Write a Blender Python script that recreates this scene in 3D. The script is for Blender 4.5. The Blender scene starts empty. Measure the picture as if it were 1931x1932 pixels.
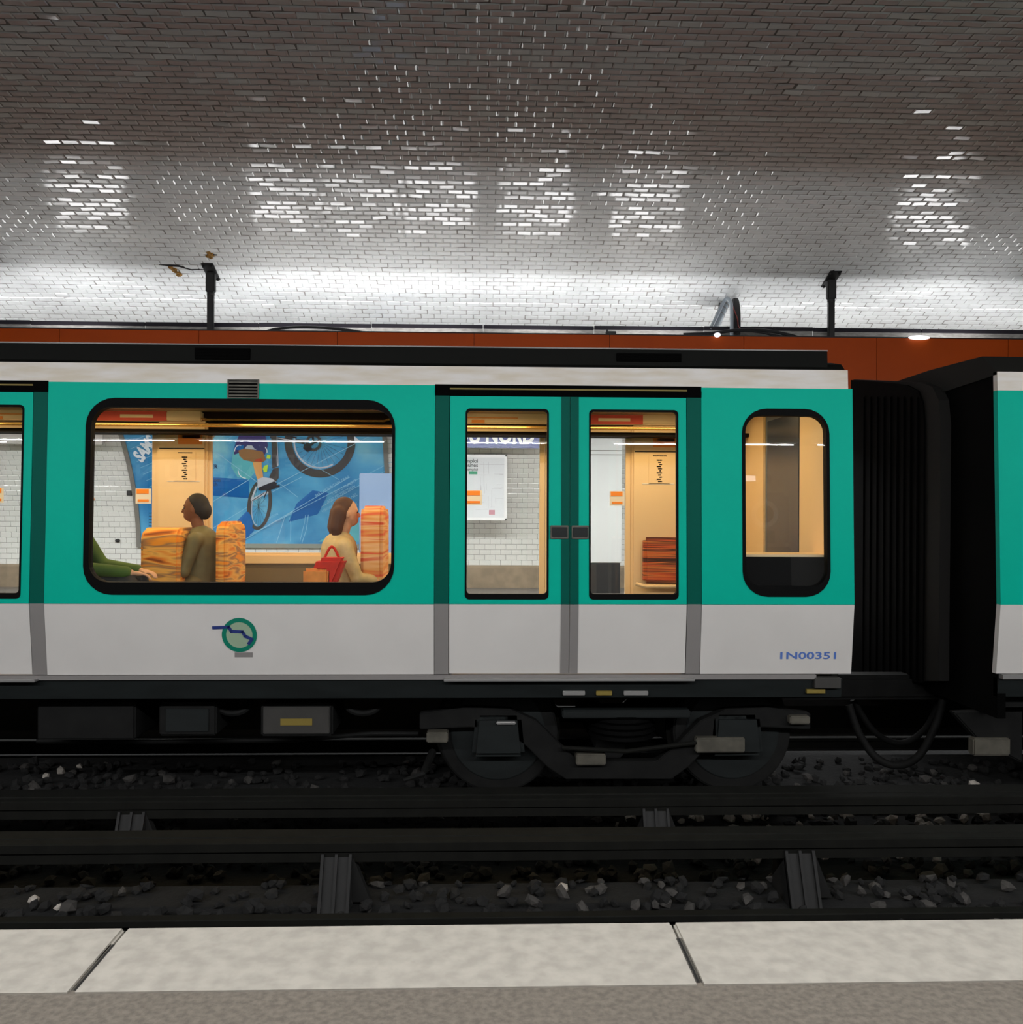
import bpy, bmesh, math, random
from mathutils import Vector, Matrix
random.seed(7)
R = random.random
SC = bpy.context.scene
COL = SC.collection
PI = math.pi

# ------------------------------------------------------------------ camera
FPX = 1680.0
YAW, ROLL, CAMZ = 0.0323, 0.0045, 1.09
_f = Vector((math.sin(YAW), math.cos(YAW), 0))
_r0 = Vector((math.cos(YAW), -math.sin(YAW), 0))
_u0 = Vector((0, 0, 1))
_r = _r0 * math.cos(ROLL) + _u0 * math.sin(ROLL)
_u = -_r0 * math.sin(ROLL) + _u0 * math.cos(ROLL)
cam_d = bpy.data.cameras.new('camera')
cam = bpy.data.objects.new('camera', cam_d)
COL.objects.link(cam)
m = Matrix((_r, _u, -_f)).transposed().to_4x4()
m.translation = (0, 0, CAMZ)
cam.matrix_world = m
cam_d.sensor_fit = 'HORIZONTAL'
cam_d.sensor_width = 36.0
cam_d.lens = 36.0 * FPX / 1931.0
cam_d.clip_start = 0.05
SC.camera = cam

# ------------------------------------------------------------------ world, exposure, lights
w = bpy.data.worlds.new('world')
SC.world = w
w.use_nodes = True
w.node_tree.nodes['Background'].inputs[0].default_value = (0.01, 0.01, 0.011, 1)
w.node_tree.nodes['Background'].inputs[1].default_value = 0.3
SC.view_settings.view_transform = 'Standard'
SC.view_settings.look = 'None'
SC.view_settings.exposure = 0.0
SC.view_settings.gamma = 1.0
SC.view_settings.use_curve_mapping = False
SC.cycles.max_bounces = 8
SC.cycles.transparent_max_bounces = 16
SC.cycles.sample_clamp_indirect = 4.0
SC.cycles.caustics_reflective = False
SC.cycles.caustics_refractive = False

COOL = (0.97, 0.985, 1.0)
WARM = (1.0, 0.68, 0.30)
P_COVE, P_TROUGH, P_DOWN_FAR, P_DOWN_NEAR, P_UP_NEAR, P_TRAIN = 3.3, 1.7, 100.0, 48.0, 30.0, 8.5

def area(name, loc, direction, sx, sy, power, color, spread=PI):
    d = bpy.data.lights.new(name, 'AREA')
    d.shape = 'RECTANGLE'; d.size = sx; d.size_y = sy
    d.energy = power; d.color = color; d.spread = spread
    o = bpy.data.objects.new(name, d)
    COL.objects.link(o)
    dz = -Vector(direction).normalized()
    ax = Vector((1, 0, 0)); ay = dz.cross(ax).normalized()
    mm = Matrix((ax, ay, dz)).transposed().to_4x4()
    mm.translation = loc
    o.matrix_world = mm
    return o

# ------------------------------------------------------------------ pixel -> point on a plane y = Y
def ray(px, py):
    return _f + _r * ((px - 965.5) / FPX) + _u * ((966 - py) / FPX)

def W(px, py, Y):
    d = ray(px, py); t = Y / d.y
    return d.x * t, CAMZ + d.z * t

def proj(p):
    v = Vector(p) - Vector((0, 0, CAMZ))
    k = v.dot(_f)
    if k < 0.1: return -9999, -9999
    return 965.5 + FPX * v.dot(_r) / k, 966 - FPX * v.dot(_u) / k

# ------------------------------------------------------------------ materials
def lin(*c):
    out = []
    for v in c:
        v = v / 255.0
        out.append(v / 12.92 if v <= 0.04045 else ((v + 0.055) / 1.055) ** 2.4)
    return tuple(out) + (1.0,)

def mat(name, col, rough=0.5, metal=0.0, var=0.0, scale=6.0, bump=0.0, bscale=40.0, col2=None, stretch=None, spec=0.5, emit=None, es=0.0):
    mt = bpy.data.materials.new(name)
    mt.use_nodes = True
    nt = mt.node_tree; b = nt.nodes['Principled BSDF']
    b.inputs['Base Color'].default_value = col
    b.inputs['Roughness'].default_value = rough
    b.inputs['Metallic'].default_value = metal
    b.inputs['Specular IOR Level'].default_value = spec
    if emit:
        b.inputs['Emission Color'].default_value = emit
        b.inputs['Emission Strength'].default_value = es
    if var > 0 or bump > 0:
        tc = nt.nodes.new('ShaderNodeTexCoord')
        mp = nt.nodes.new('ShaderNodeMapping')
        nt.links.new(tc.outputs['Object'], mp.inputs[0])
        if stretch: mp.inputs['Scale'].default_value = stretch
    if var > 0:
        n = nt.nodes.new('ShaderNodeTexNoise'); n.inputs['Scale'].default_value = scale
        n.inputs['Detail'].default_value = 6
        nt.links.new(mp.outputs[0], n.inputs[0])
        rp = nt.nodes.new('ShaderNodeValToRGB')
        rp.color_ramp.elements[0].position = 0.35; rp.color_ramp.elements[1].position = 0.65
        c2 = col2 or tuple(x * (1 - var) for x in col[:3]) + (1,)
        rp.color_ramp.elements[0].color = c2
        rp.color_ramp.elements[1].color = col
        nt.links.new(n.outputs[0], rp.inputs[0])
        nt.links.new(rp.outputs[0], b.inputs['Base Color'])
    if bump > 0:
        n2 = nt.nodes.new('ShaderNodeTexNoise'); n2.inputs['Scale'].default_value = bscale
        n2.inputs['Detail'].default_value = 4
        nt.links.new(mp.outputs[0], n2.inputs[0])
        bp = nt.nodes.new('ShaderNodeBump'); bp.inputs['Strength'].default_value = bump
        bp.inputs['Distance'].default_value = 0.01
        nt.links.new(n2.outputs[0], bp.inputs['Height'])
        nt.links.new(bp.outputs[0], b.inputs['Normal'])
    return mt

def emis(name, col, s):
    mt = bpy.data.materials.new(name); mt.use_nodes = True
    nt = mt.node_tree; nt.nodes.clear()
    e = nt.nodes.new('ShaderNodeEmission'); o = nt.nodes.new('ShaderNodeOutputMaterial')
    e.inputs[0].default_value = col; e.inputs[1].default_value = s
    nt.links.new(e.outputs[0], o.inputs[0])
    return mt

def glass(name, tint=(0.93, 0.95, 0.95, 1), f0=0.09):
    mt = bpy.data.materials.new(name); mt.use_nodes = True
    nt = mt.node_tree; nt.nodes.clear()
    o = nt.nodes.new('ShaderNodeOutputMaterial')
    t = nt.nodes.new('ShaderNodeBsdfTransparent'); t.inputs[0].default_value = tint
    g = nt.nodes.new('ShaderNodeBsdfGlossy'); g.inputs['Roughness'].default_value = 0.0
    lw = nt.nodes.new('ShaderNodeLayerWeight'); lw.inputs[0].default_value = 0.5
    p = nt.nodes.new('ShaderNodeMath'); p.operation = 'POWER'; p.inputs[1].default_value = 4.0
    nt.links.new(lw.outputs['Facing'], p.inputs[0])
    ma = nt.nodes.new('ShaderNodeMath'); ma.operation = 'MULTIPLY_ADD'; ma.use_clamp = True
    ma.inputs[1].default_value = 0.9; ma.inputs[2].default_value = f0
    nt.links.new(p.outputs[0], ma.inputs[0])
    mx = nt.nodes.new('ShaderNodeMixShader')
    nt.links.new(ma.outputs[0], mx.inputs[0]); nt.links.new(t.outputs[0], mx.inputs[1]); nt.links.new(g.outputs[0], mx.inputs[2])
    nt.links.new(mx.outputs[0], o.inputs[0])
    return mt

def fabric(name, cols, sx=1.6, sz=11.0):
    mt = bpy.data.materials.new(name); mt.use_nodes = True
    nt = mt.node_tree; b = nt.nodes['Principled BSDF']; b.inputs['Roughness'].default_value = 0.9
    tc = nt.nodes.new('ShaderNodeTexCoord'); mp = nt.nodes.new('ShaderNodeMapping')
    mp.inputs['Scale'].default_value = (sx, sx, sz)
    nt.links.new(tc.outputs['Object'], mp.inputs[0])
    n = nt.nodes.new('ShaderNodeTexNoise'); n.inputs['Scale'].default_value = 1.6; n.inputs['Detail'].default_value = 1.5
    n.inputs['Distortion'].default_value = 0.8
    nt.links.new(mp.outputs[0], n.inputs[0])
    rp = nt.nodes.new('ShaderNodeValToRGB'); cr = rp.color_ramp
    cr.interpolation = 'LINEAR'
    k = len(cols)
    for i, c in enumerate(cols):
        pos = 0.3 + 0.4 * i / (k - 1)
        if i == 0: e = cr.elements[0]; e.position = pos
        elif i == k - 1: e = cr.elements[1] if len(cr.elements) == 2 else cr.elements[-1]; e.position = pos
        else: e = cr.elements.new(pos)
        e.color = c
    nt.links.new(n.outputs[0], rp.inputs[0]); nt.links.new(rp.outputs[0], b.inputs['Base Color'])
    return mt

M = {}
M['tile'] = mat('glazed_tile', lin(214, 216, 216), 0.10, var=0.10, scale=3.0, bump=0.02, bscale=9.0, spec=0.6)
M['tile_wall'] = mat('glazed_wall_tile', lin(226, 224, 218), 0.14, var=0.08, scale=2.0, spec=0.6)
M['mortar'] = mat('mortar', lin(140, 136, 132), 0.9, var=0.3, scale=5)
M['plaster'] = mat('plaster', lin(205, 202, 198), 0.5, var=0.15, scale=4)
M['plinth'] = mat('plinth_stone', lin(150, 132, 108), 0.6, var=0.25, scale=8, bump=0.1)
M['asphalt'] = mat('platform_asphalt', lin(120, 112, 102), 0.85, var=0.35, scale=60, bump=0.3, bscale=120)
M['kerb'] = mat('kerb_stone', lin(176, 170, 160), 0.8, var=0.2, scale=20, bump=0.2)
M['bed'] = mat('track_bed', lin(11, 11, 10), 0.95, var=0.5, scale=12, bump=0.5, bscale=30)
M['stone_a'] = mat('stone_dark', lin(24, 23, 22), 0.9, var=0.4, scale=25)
M['stone_b'] = mat('stone_grey', lin(70, 67, 64), 0.9, var=0.3, scale=25)
M['stone_c'] = mat('stone_pale', lin(184, 176, 166), 0.9, var=0.25, scale=25)
M['steel'] = mat('rail_steel', lin(22, 22, 19), 0.8, 0.0, spec=0.15, var=0.3, scale=9)
M['steel_top'] = mat('rail_worn', lin(100, 96, 88), 0.35, 0.7)
M['sleeper'] = mat('sleeper_wood', lin(25, 24, 23), 0.9, var=0.3, scale=14)
M['insul'] = mat('insulator', lin(20, 19, 18), 0.7, var=0.3, scale=12)
M['orange'] = mat('orange_enamel', lin(168, 66, 3), 0.45, var=0.12, scale=1.5, spec=0.15)
M['dark_metal'] = mat('dark_metal', lin(34, 33, 33), 0.5, 0.3, var=0.3, scale=12)
M['zinc'] = mat('zinc_plate', lin(160, 158, 154), 0.6, var=0.5, scale=14, stretch=(1, 1, 4), col2=lin(130, 128, 124))
M['lip'] = mat('plate_lip', lin(38, 35, 42), 0.7, spec=0.2)
M['black'] = mat('black_rubber', lin(3, 3, 3), 0.7, spec=0.1)
M['cable'] = mat('cable_black', lin(22, 21, 24), 0.5)
M['cable_red'] = mat('cable_red', lin(120, 30, 24), 0.5)
M['conduit'] = mat('conduit_grey', lin(150, 158, 166), 0.4, 0.2)
M['green'] = mat('train_green', lin(0, 176, 152), 0.45, var=0.06, scale=1.2, spec=0.06)
M['green_dark'] = mat('train_green_gap', lin(0, 84, 72), 0.5, spec=0.06)
M['white'] = mat('train_white', lin(214, 210, 206), 0.45, var=0.06, scale=2.0, spec=0.25)
M['cant'] = mat('train_cantrail_white', lin(220, 216, 212), 0.35, var=0.12, scale=3.0, stretch=(1, 1, 6), col2=lin(206, 196, 180))
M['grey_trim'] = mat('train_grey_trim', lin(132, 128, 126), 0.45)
M['roof'] = mat('roof_black', lin(13, 14, 12), 0.7, var=0.2, scale=3, spec=0.12)
M['roof_end'] = mat('roof_end', lin(30, 30, 28), 0.7, spec=0.15)
M['vent'] = mat('vent_black', lin(4, 4, 4), 0.9, spec=0.05)
M['skirt'] = mat('skirt_dark', lin(25, 30, 30), 0.6, var=0.35, spec=0.3, scale=3, stretch=(1, 1, 5))
M['under'] = mat('underframe', lin(20, 20, 19), 0.75, var=0.5, scale=8, spec=0.25)
M['under_pale'] = mat('underframe_pale', lin(92, 88, 78), 0.6, var=0.4, scale=10)
M['under_yellow'] = mat('label_yellow', lin(128, 110, 44), 0.6)
M['lid_grey'] = mat('lid_grey', lin(58, 56, 53), 0.6, var=0.2)
M['alu'] = mat('aluminium', lin(190, 188, 186), 0.35, 0.7)
M['gangway'] = mat('end_black', lin(4, 4, 4), 0.8, var=0.3, scale=4, spec=0.05)
M['gang_strip'] = mat('end_grey', lin(34, 33, 32), 0.7, spec=0.1)
M['glass'] = glass('window_glass', f0=0.04)
M['glass_dark'] = glass('window_glass_far', (0.9, 0.91, 0.9, 1), 0.05)
M['beige'] = mat('interior_beige', lin(236, 205, 160), 0.45, var=0.05, scale=2)
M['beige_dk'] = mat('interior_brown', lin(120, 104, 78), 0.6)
M['int_floor'] = mat('interior_floor', lin(92, 84, 76), 0.7, var=0.3, scale=40)
M['int_ceil'] = mat('interior_ceiling', lin(228, 214, 190), 0.5)
M['int_pane'] = mat('end_pane', lin(62, 76, 98), 0.25)
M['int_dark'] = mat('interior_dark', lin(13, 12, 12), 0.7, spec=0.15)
M['int_grey'] = mat('end_door_grey', lin(92, 104, 120), 0.4)
M['brass'] = mat('rail_brass', lin(238, 190, 110), 0.25, 0.8)
M['red'] = mat('sticker_red', lin(214, 62, 34), 0.5)
M['orange_st'] = mat('sticker_orange', lin(240, 140, 30), 0.5)
M['white_st'] = mat('sticker_white', lin(228, 224, 220), 0.5)
M['ink'] = mat('ink_dark', lin(40, 36, 34), 0.6)
M['seat_a'] = fabric('seat_fabric_orange', [lin(140, 70, 30), lin(226, 130, 40), lin(240, 180, 90), lin(150, 110, 80), lin(236, 150, 40)])
M['seat_b'] = fabric('seat_fabric_brown', [lin(60, 34, 26), lin(190, 80, 40), lin(210, 120, 60), lin(70, 40, 30), lin(200, 90, 50)], 0.5, 22)
M['seat_c'] = fabric('seat_fabric_coral', [lin(220, 90, 60), lin(240, 190, 140), lin(230, 160, 90), lin(225, 100, 70)], 0.8, 12)
M['blue_sign'] = mat('sign_blue', lin(46, 52, 120), 0.25)
M['sign_white'] = mat('sign_white', lin(232, 230, 228), 0.3)
M['brown_sign'] = mat('sign_border', lin(150, 140, 130), 0.4)
M['grey_frame'] = mat('frame_grey', lin(120, 116, 108), 0.4)
M['paper'] = mat('paper', lin(216, 217, 218), 0.6)
M['blank'] = mat('blank_panel', lin(196, 196, 193), 0.4)
M['navy'] = mat('emblem_blue', lin(40, 56, 120), 0.4)
M['emblem_green'] = mat('emblem_green', lin(0, 120, 96), 0.4)
M['emblem_pale'] = mat('emblem_pale', lin(150, 172, 146), 0.4)
M['number_blue'] = mat('number_blue', lin(86, 118, 190), 0.4)
M['foam'] = mat('sealant_foam', lin(150, 110, 50), 0.9, var=0.4, scale=40)
M['cab_grey'] = mat('cabinet_grey', lin(112, 132, 160), 0.4)

# poster background: blue washes
def poster_bg():
    mt = bpy.data.materials.new('poster_blue'); mt.use_nodes = True
    nt = mt.node_tree; b = nt.nodes['Principled BSDF']; b.inputs['Roughness'].default_value = 0.4
    tc = nt.nodes.new('ShaderNodeTexCoord')
    n = nt.nodes.new('ShaderNodeTexNoise'); n.inputs['Scale'].default_value = 0.9; n.inputs['Detail'].default_value = 5
    n.inputs['Distortion'].default_value = 0.6
    nt.links.new(tc.outputs['Object'], n.inputs[0])
    rp = nt.nodes.new('ShaderNodeValToRGB'); cr = rp.color_ramp
    cr.elements[0].position = 0.32; cr.elements[0].color = lin(24, 112, 170)
    cr.elements[1].position = 0.72; cr.elements[1].color = lin(156, 210, 214)
    e = cr.elements.new(0.52); e.color = lin(84, 164, 206)
    nt.links.new(n.outputs[0], rp.inputs[0])
    nt.links.new(rp.outputs[0], b.inputs['Base Color'])
    return mt
M['poster'] = poster_bg()
for nm, c in dict(p_pale=(150, 200, 225), p_tyre=(70, 66, 64), p_dark=(40, 38, 44), p_tan=(222, 160, 96), p_brown=(150, 104, 64),
                  p_purple=(62, 52, 110), p_grey=(190, 194, 204), p_lime=(190, 225, 60), p_white=(226, 232, 238), p_teal=(96, 180, 190),
                  p_frame=(140, 144, 134), p_red=(190, 70, 44), p_deep=(6, 96, 168), p_text=(36, 60, 96)).items():
    M[nm] = mat(nm, lin(*c), 0.4)

# ------------------------------------------------------------------ mesh builder
class MB:
    def __init__(s): s.v = []; s.f = []; s.mi = []; s.mats = []
    def slot(s, key):
        if key not in s.mats: s.mats.append(key)
        return s.mats.index(key)
    def add(s, vs, fs, key=None):
        o = len(s.v); s.v.extend([tuple(p) for p in vs])
        k = s.slot(key) if key else 0
        for f in fs: s.f.append(tuple(i + o for i in f)); s.mi.append(k)
        return s
    def box(s, x0, x1, y0, y1, z0, z1, key=None):
        vs = [(x, y, z) for x in (x0, x1) for y in (y0, y1) for z in (z0, z1)]
        fs = [(0, 1, 3, 2), (4, 6, 7, 5), (0, 4, 5, 1), (2, 3, 7, 6), (0, 2, 6, 4), (1, 5, 7, 3)]
        return s.add(vs, fs, key)
    def prism(s, poly, y0, y1, key=None, fn=None):          # poly of (x, z), swept along y
        n = len(poly)
        vs = [(x, y0, z) for x, z in poly] + [(x, y1, z) for x, z in poly]
        if fn: vs = [fn(*p) for p in vs]
        fs = [tuple(range(n)), tuple(range(2 * n - 1, n - 1, -1))]
        fs += [(i, i + n, (i + 1) % n + n, (i + 1) % n) for i in range(n)]
        return s.add(vs, fs, key)
    def sweepx(s, prof, x0, x1, key=None):                    # prof of (y, z), swept along x
        n = len(prof)
        vs = [(x0, y, z) for y, z in prof] + [(x1, y, z) for y, z in prof]
        fs = [tuple(range(n)), tuple(range(2 * n - 1, n - 1, -1))]
        fs += [(i, i + n, (i + 1) % n + n, (i + 1) % n) for i in range(n)]
        return s.add(vs, fs, key)
    def tube(s, pts, r, n=10, key=None, cap=True):
        pts = [Vector(p) for p in pts]; rs = r if isinstance(r, (list, tuple)) else [r] * len(pts)
        vs = []; fs = []
        prev = None
        for i, p in enumerate(pts):
            if i == 0: t = pts[1] - p
            elif i == len(pts) - 1: t = p - pts[i - 1]
            else: t = pts[i + 1] - pts[i - 1]
            t.normalize()
            if prev is None:
                a = Vector((0, 0, 1)) if abs(t.z) < 0.9 else Vector((1, 0, 0))
                u = t.cross(a).normalized()
            else:
                u = (prev - t * prev.dot(t)).normalized()
            prev = u; v = t.cross(u)
            for k in range(n):
                an = 2 * PI * k / n
                vs.append(p + (u * math.cos(an) + v * math.sin(an)) * rs[i])
        for i in range(len(pts) - 1):
            for k in range(n):
                a, b = i * n + k, i * n + (k + 1) % n
                fs.append((a, b, b + n, a + n))
        if cap:
            fs.append(tuple(range(n - 1, -1, -1))); e = (len(pts) - 1) * n
            fs.append(tuple(range(e, e + n)))
        return s.add(vs, fs, key)
    def ball(s, c, rx, ry=None, rz=None, nu=14, nv=9, key=None, rot=None):
        ry = ry or rx; rz = rz or rx; c = Vector(c); vs = []; fs = []
        for j in range(nv + 1):
            th = PI * j / nv
            for i in range(nu):
                ph = 2 * PI * i / nu
                q = Vector((rx * math.sin(th) * math.cos(ph), ry * math.sin(th) * math.sin(ph), rz * math.cos(th)))
                if rot: q = rot @ q
                vs.append(c + q)
        for j in range(nv):
            for i in range(nu):
                a, b = j * nu + i, j * nu + (i + 1) % nu
                fs.append((a, a + nu, b + nu, b))
        return s.add(vs, fs, key)
    def map(s, fn): s.v = [tuple(fn(*p)) for p in s.v]; return s
    def build(s, name, key=None, parent=None, bevel=0.0, smooth=False, loc=None, kind=None, weld=True):
        me = bpy.data.meshes.new(name)
        me.from_pydata(s.v, [], s.f)
        keys = s.mats or [key]
        for k in keys: me.materials.append(M[k] if isinstance(k, str) else k)
        if s.mats:
            for i, p in enumerate(me.polygons): p.material_index = s.mi[i]
        bm = bmesh.new(); bm.from_mesh(me)
        if weld: bmesh.ops.remove_doubles(bm, verts=bm.verts, dist=1e-5)
        bmesh.ops.recalc_face_normals(bm, faces=bm.faces)
        if bevel > 0:
            es = [e for e in bm.edges if len(e.link_faces) == 2 and e.calc_face_angle(0) > 0.6]
            bmesh.ops.bevel(bm, geom=es, offset=bevel, segments=2, affect='EDGES', clamp_overlap=True)
        bm.to_mesh(me); bm.free()
        if smooth:
            for p in me.polygons: p.use_smooth = True
            try: me.set_sharp_from_angle(angle=0.7)
            except Exception: pass
        me.update()
        o = bpy.data.objects.new(name, me); COL.objects.link(o)
        if parent: o.parent = parent
        if loc: o.location = loc
        if kind: o['kind'] = kind
        return o

def tag(o, label=None, cat=None, group=None, kind=None):
    if label: o['label'] = label
    if cat: o['category'] = cat
    if group: o['group'] = group
    if kind: o['kind'] = kind
    return o

def thing(name, label, cat, group=None):
    o = bpy.data.objects.new(name, None); COL.objects.link(o); o.empty_display_size = 0.1
    return tag(o, label, cat, group)

def text_mesh(s, size=1.0, bold=0.0, align='LEFT'):
    c = bpy.data.curves.new('txt', 'FONT'); c.body = s; c.size = size; c.offset = bold; c.align_x = align
    c.resolution_u = 3
    o = bpy.data.objects.new('txt', c); COL.objects.link(o)
    dg = bpy.context.evaluated_depsgraph_get()
    me = bpy.data.meshes.new_from_object(o.evaluated_get(dg))
    vs = [tuple(v.co) for v in me.vertices]; fs = [tuple(p.vertices) for p in me.polygons]
    bpy.data.objects.remove(o); bpy.data.curves.remove(c); bpy.data.meshes.remove(me)
    return vs, fs

def rrect(x0, x1, z0, z1, r, k=6):
    pts = []
    for cx, cz, a0 in ((x1 - r, z1 - r, 0), (x0 + r, z1 - r, 90), (x0 + r, z0 + r, 180), (x1 - r, z0 + r, 270)):
        for i in range(k + 1):
            a = math.radians(a0 + 90 * i / k)
            pts.append((cx + r * math.cos(a), cz + r * math.sin(a)))
    return pts

def ring_outer(inner_box, r, outer, k=6):
    """outline points on the outer rectangle that pair with rrect(inner_box, r, k)"""
    x0, x1, z0, z1 = inner_box; X0, X1, Z0, Z1 = outer
    pts = []
    cs = [((X1, z1 - r), (X1, Z1), (x1 - r, Z1)), ((x0 + r, Z1), (X0, Z1), (X0, z1 - r)),
          ((X0, z0 + r), (X0, Z0), (x0 + r, Z0)), ((x1 - r, Z0), (X1, Z0), (X1, z0 + r))]
    for a, b, c in cs:
        for i in range(k + 1):
            t = i / k
            if t <= 0.5: u = t * 2; p = (a[0] + (b[0] - a[0]) * u, a[1] + (b[1] - a[1]) * u)
            else: u = t * 2 - 1; p = (b[0] + (c[0] - b[0]) * u, b[1] + (c[1] - b[1]) * u)
            pts.append(p)
    return pts

def ring(mb, inner, outer, y0, y1, key=None, fn=None):
    n = len(inner)
    vs = [(x, y0, z) for x, z in inner] + [(x, y0, z) for x, z in outer] + [(x, y1, z) for x, z in inner] + [(x, y1, z) for x, z in outer]
    if fn: vs = [fn(*p) for p in vs]
    fs = []
    for i in range(n):
        j = (i + 1) % n
        fs += [(i, j, j + n, i + n), (i + 2 * n, i + 3 * n, j + 3 * n, j + 2 * n), (i, i + 2 * n, j + 2 * n, j), (i + n, j + n, j + 3 * n, i + 3 * n)]
    mb.add(vs, fs, key)

# ------------------------------------------------------------------ vault curve
YC, ZC, AA, BB = 5.7, 0.5, 7.2, 3.93
def vault(t):            # t angle, 0 = far wall at ZC, PI/2 crown, PI = near wall
    return YC + AA * math.cos(t), ZC + BB * math.sin(t)
def vault_n(t):          # inward normal (y, z)
    n = Vector((math.cos(t) / AA, math.sin(t) / BB)); n.normalize()
    return -n.x, -n.y
T0 = math.asin((0.315 - ZC) / BB)          # top of the plinth
TW = math.asin((2.75 - ZC) / BB)           # wall / ceiling split, hidden behind the lighting beam
ROW, COLW = 0.0765, 0.153
rows = []
t = T0
while t < PI * 0.62:
    ds = math.hypot(AA * math.sin(t), BB * math.cos(t))
    tm = t + 0.5 * ROW / ds
    rows.append((tm, t)); t += ROW / ds

tile_me = None
def tile_geom(w=0.1512, h=0.0748, b=0.012, d=0.0065):
    x, y = w / 2, h / 2
    vs = [(-x, -y, 0), (x, -y, 0), (x, y, 0), (-x, y, 0), (-x + b, -y + b, d), (x - b, -y + b, d), (x - b, y - b, d), (-x + b, y - b, d)]
    fs = [(4, 5, 6, 7), (0, 1, 5, 4), (1, 2, 6, 5), (2, 3, 7, 6), (3, 0, 4, 7)]
    return vs, fs
TV, TF = tile_geom()
TVW, TFW = tile_geom(b=0.007, d=0.004)

def tile_matrix(tm, X, tilt):
    y, z = vault(tm); ny, nz = vault_n(tm)
    N = Vector((tilt[0], ny, nz + 0.0)) ; N.y += tilt[1] * (-nz); N.z += tilt[1] * ny
    N.normalize()
    ax = Vector((1, 0, 0)); ax = (ax - N * ax.dot(N)).normalized(); ay = N.cross(ax)
    mm = Matrix((ax, ay, N)).transposed().to_4x4(); mm.translation = (X, y, z)
    return mm

def vault_surface(name, ta, tb, x0, x1, key, n=40, off=0.0):
    mb = MB(); vs = []; fs = []
    for i in range(n + 1):
        t = ta + (tb - ta) * i / n
        y, z = vault(t); ny, nz = vault_n(t)
        vs += [(x0, y - ny * off, z - nz * off), (x1, y - ny * off, z - nz * off)]
    for i in range(n): fs.append((2 * i, 2 * i + 1, 2 * i + 3, 2 * i + 2))
    mb.add(vs, fs)
    return mb.build(name, key, kind='structure', smooth=True)

XL, XR = -9.5, 10.5
ceiling = vault_surface('ceiling', TW, rows[-1][1], XL, XR, 'mortar', 60)
wall_far = vault_surface('wall_back', T0, TW, XL, XR, 'mortar', 30)
ceiling_near = vault_surface('ceiling', rows[-1][1], PI - TW, XL, XR, 'plaster', 40)
wall_near = vault_surface('wall_front', PI - TW, PI + 0.06, XL, XR, 'plaster', 20)

def tiles(parent, rws, V, F, key, pick, jit, name):
    me = bpy.data.meshes.new('tile'); me.from_pydata(V, [], F); me.materials.append(M[key]); me.update()
    vs = []; fs = []; n = 0; rr = random.Random(11); parts = []
    for ri, (tm, t) in rws:
        y, z = vault(tm)
        rowtilt = rr.gauss(0, jit * 0.8)
        half = y * 0.66 + 1.0
        k0, k1 = int((0.1 - half) / COLW), int((0.1 + half) / COLW) + 1
        for k in range(k0, k1):
            X = (k + (0.5 if ri % 2 else 0.0)) * COLW + 0.03
            mm = tile_matrix(tm, X, (rr.gauss(0, jit), rowtilt + rr.gauss(0, jit * 0.7)))
            if len(parts) < 300 and pick(X, y, z):
                o = bpy.data.objects.new('tile', me); COL.objects.link(o)
                o.parent = parent; o.matrix_world = mm; parts.append(o); continue
            b = len(vs)
            vs += [tuple(mm @ Vector(p)) for p in V]
            fs += [tuple(i + b for i in f) for f in F]
    me2 = bpy.data.meshes.new(name); me2.from_pydata(vs, [], fs); me2.materials.append(M[key]); me2.update()
    o = bpy.data.objects.new(name, me2); COL.objects.link(o); o.parent = parent; o['kind'] = 'stuff'
    return parts

def pick_c(X, y, z):
    px, py = proj((X, y, z)); return 25 < px < 1906 and 341 < py < 385
def pick_w(X, y, z):
    px, py = proj((X, y, z))
    return (884 < px < 1012 and 846 < py < 1066) or (172 < px < 262 and 838 < py < 1066)
enum_rows = list(enumerate(rows))
tiles(ceiling, [q for q in enum_rows if q[1][0] >= TW], TV, TF, 'tile', pick_c, 0.027, 'tile_field')
tiles(wall_far, [q for q in enum_rows if q[1][0] < TW], TVW, TFW, 'tile_wall', pick_w, 0.004, 'tile_field')

# sealant foam lumps at two old holes in the vault
def on_vault(px, py, off=0.0):
    d = ray(px, py); lo, hi = 3.0, 14.0
    def g(Y):
        z = CAMZ + d.z / d.y * Y
        return ((Y - YC) / AA) ** 2 + ((z - ZC) / BB) ** 2 - 1
    for _ in range(60):
        mid = 0.5 * (lo + hi)
        if g(mid) > 0: hi = mid
        else: lo = mid
    Y = lo; z = CAMZ + d.z / d.y * Y
    t = math.atan2((z - ZC) / BB, (Y - YC) / AA)
    ny, nz = vault_n(t)
    return Vector((d.x / d.y * Y, Y + ny * off, z + nz * off)), (ny, nz)
fr = random.Random(3)
for spots, cr in ((((322, 503), (326, 506), (331, 507), (336, 513), (330, 511), (338, 517)), ((300, 499), (318, 500), (338, 501), (362, 508), (390, 507))),
                  (((394, 475), (397, 478), (400, 480), (393, 481), (398, 485)), ((383, 480), (392, 480), (400, 479), (410, 480)))):
    mb = MB()
    for q in spots:
        p, (ny, nz) = on_vault(*q, 0.008); k = len(mb.v)
        mb.ball(p, 0.02 + 0.02 * fr.random(), 0.022, 0.010 + 0.012 * fr.random(), 9, 6)
        mb.v[k:] = [tuple(Vector(v) + Vector((fr.random() - .5, fr.random() - .5, fr.random() - .5)) * .014) for v in mb.v[k:]]
    mb.build('sealant_foam', 'foam', ceiling, weld=False)
    MB().tube([on_vault(*q, 0.004)[0] for q in cr], [.003, .012, .014, .011, .004][:len(cr)], 6).build('crack', 'cable', ceiling)

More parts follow.
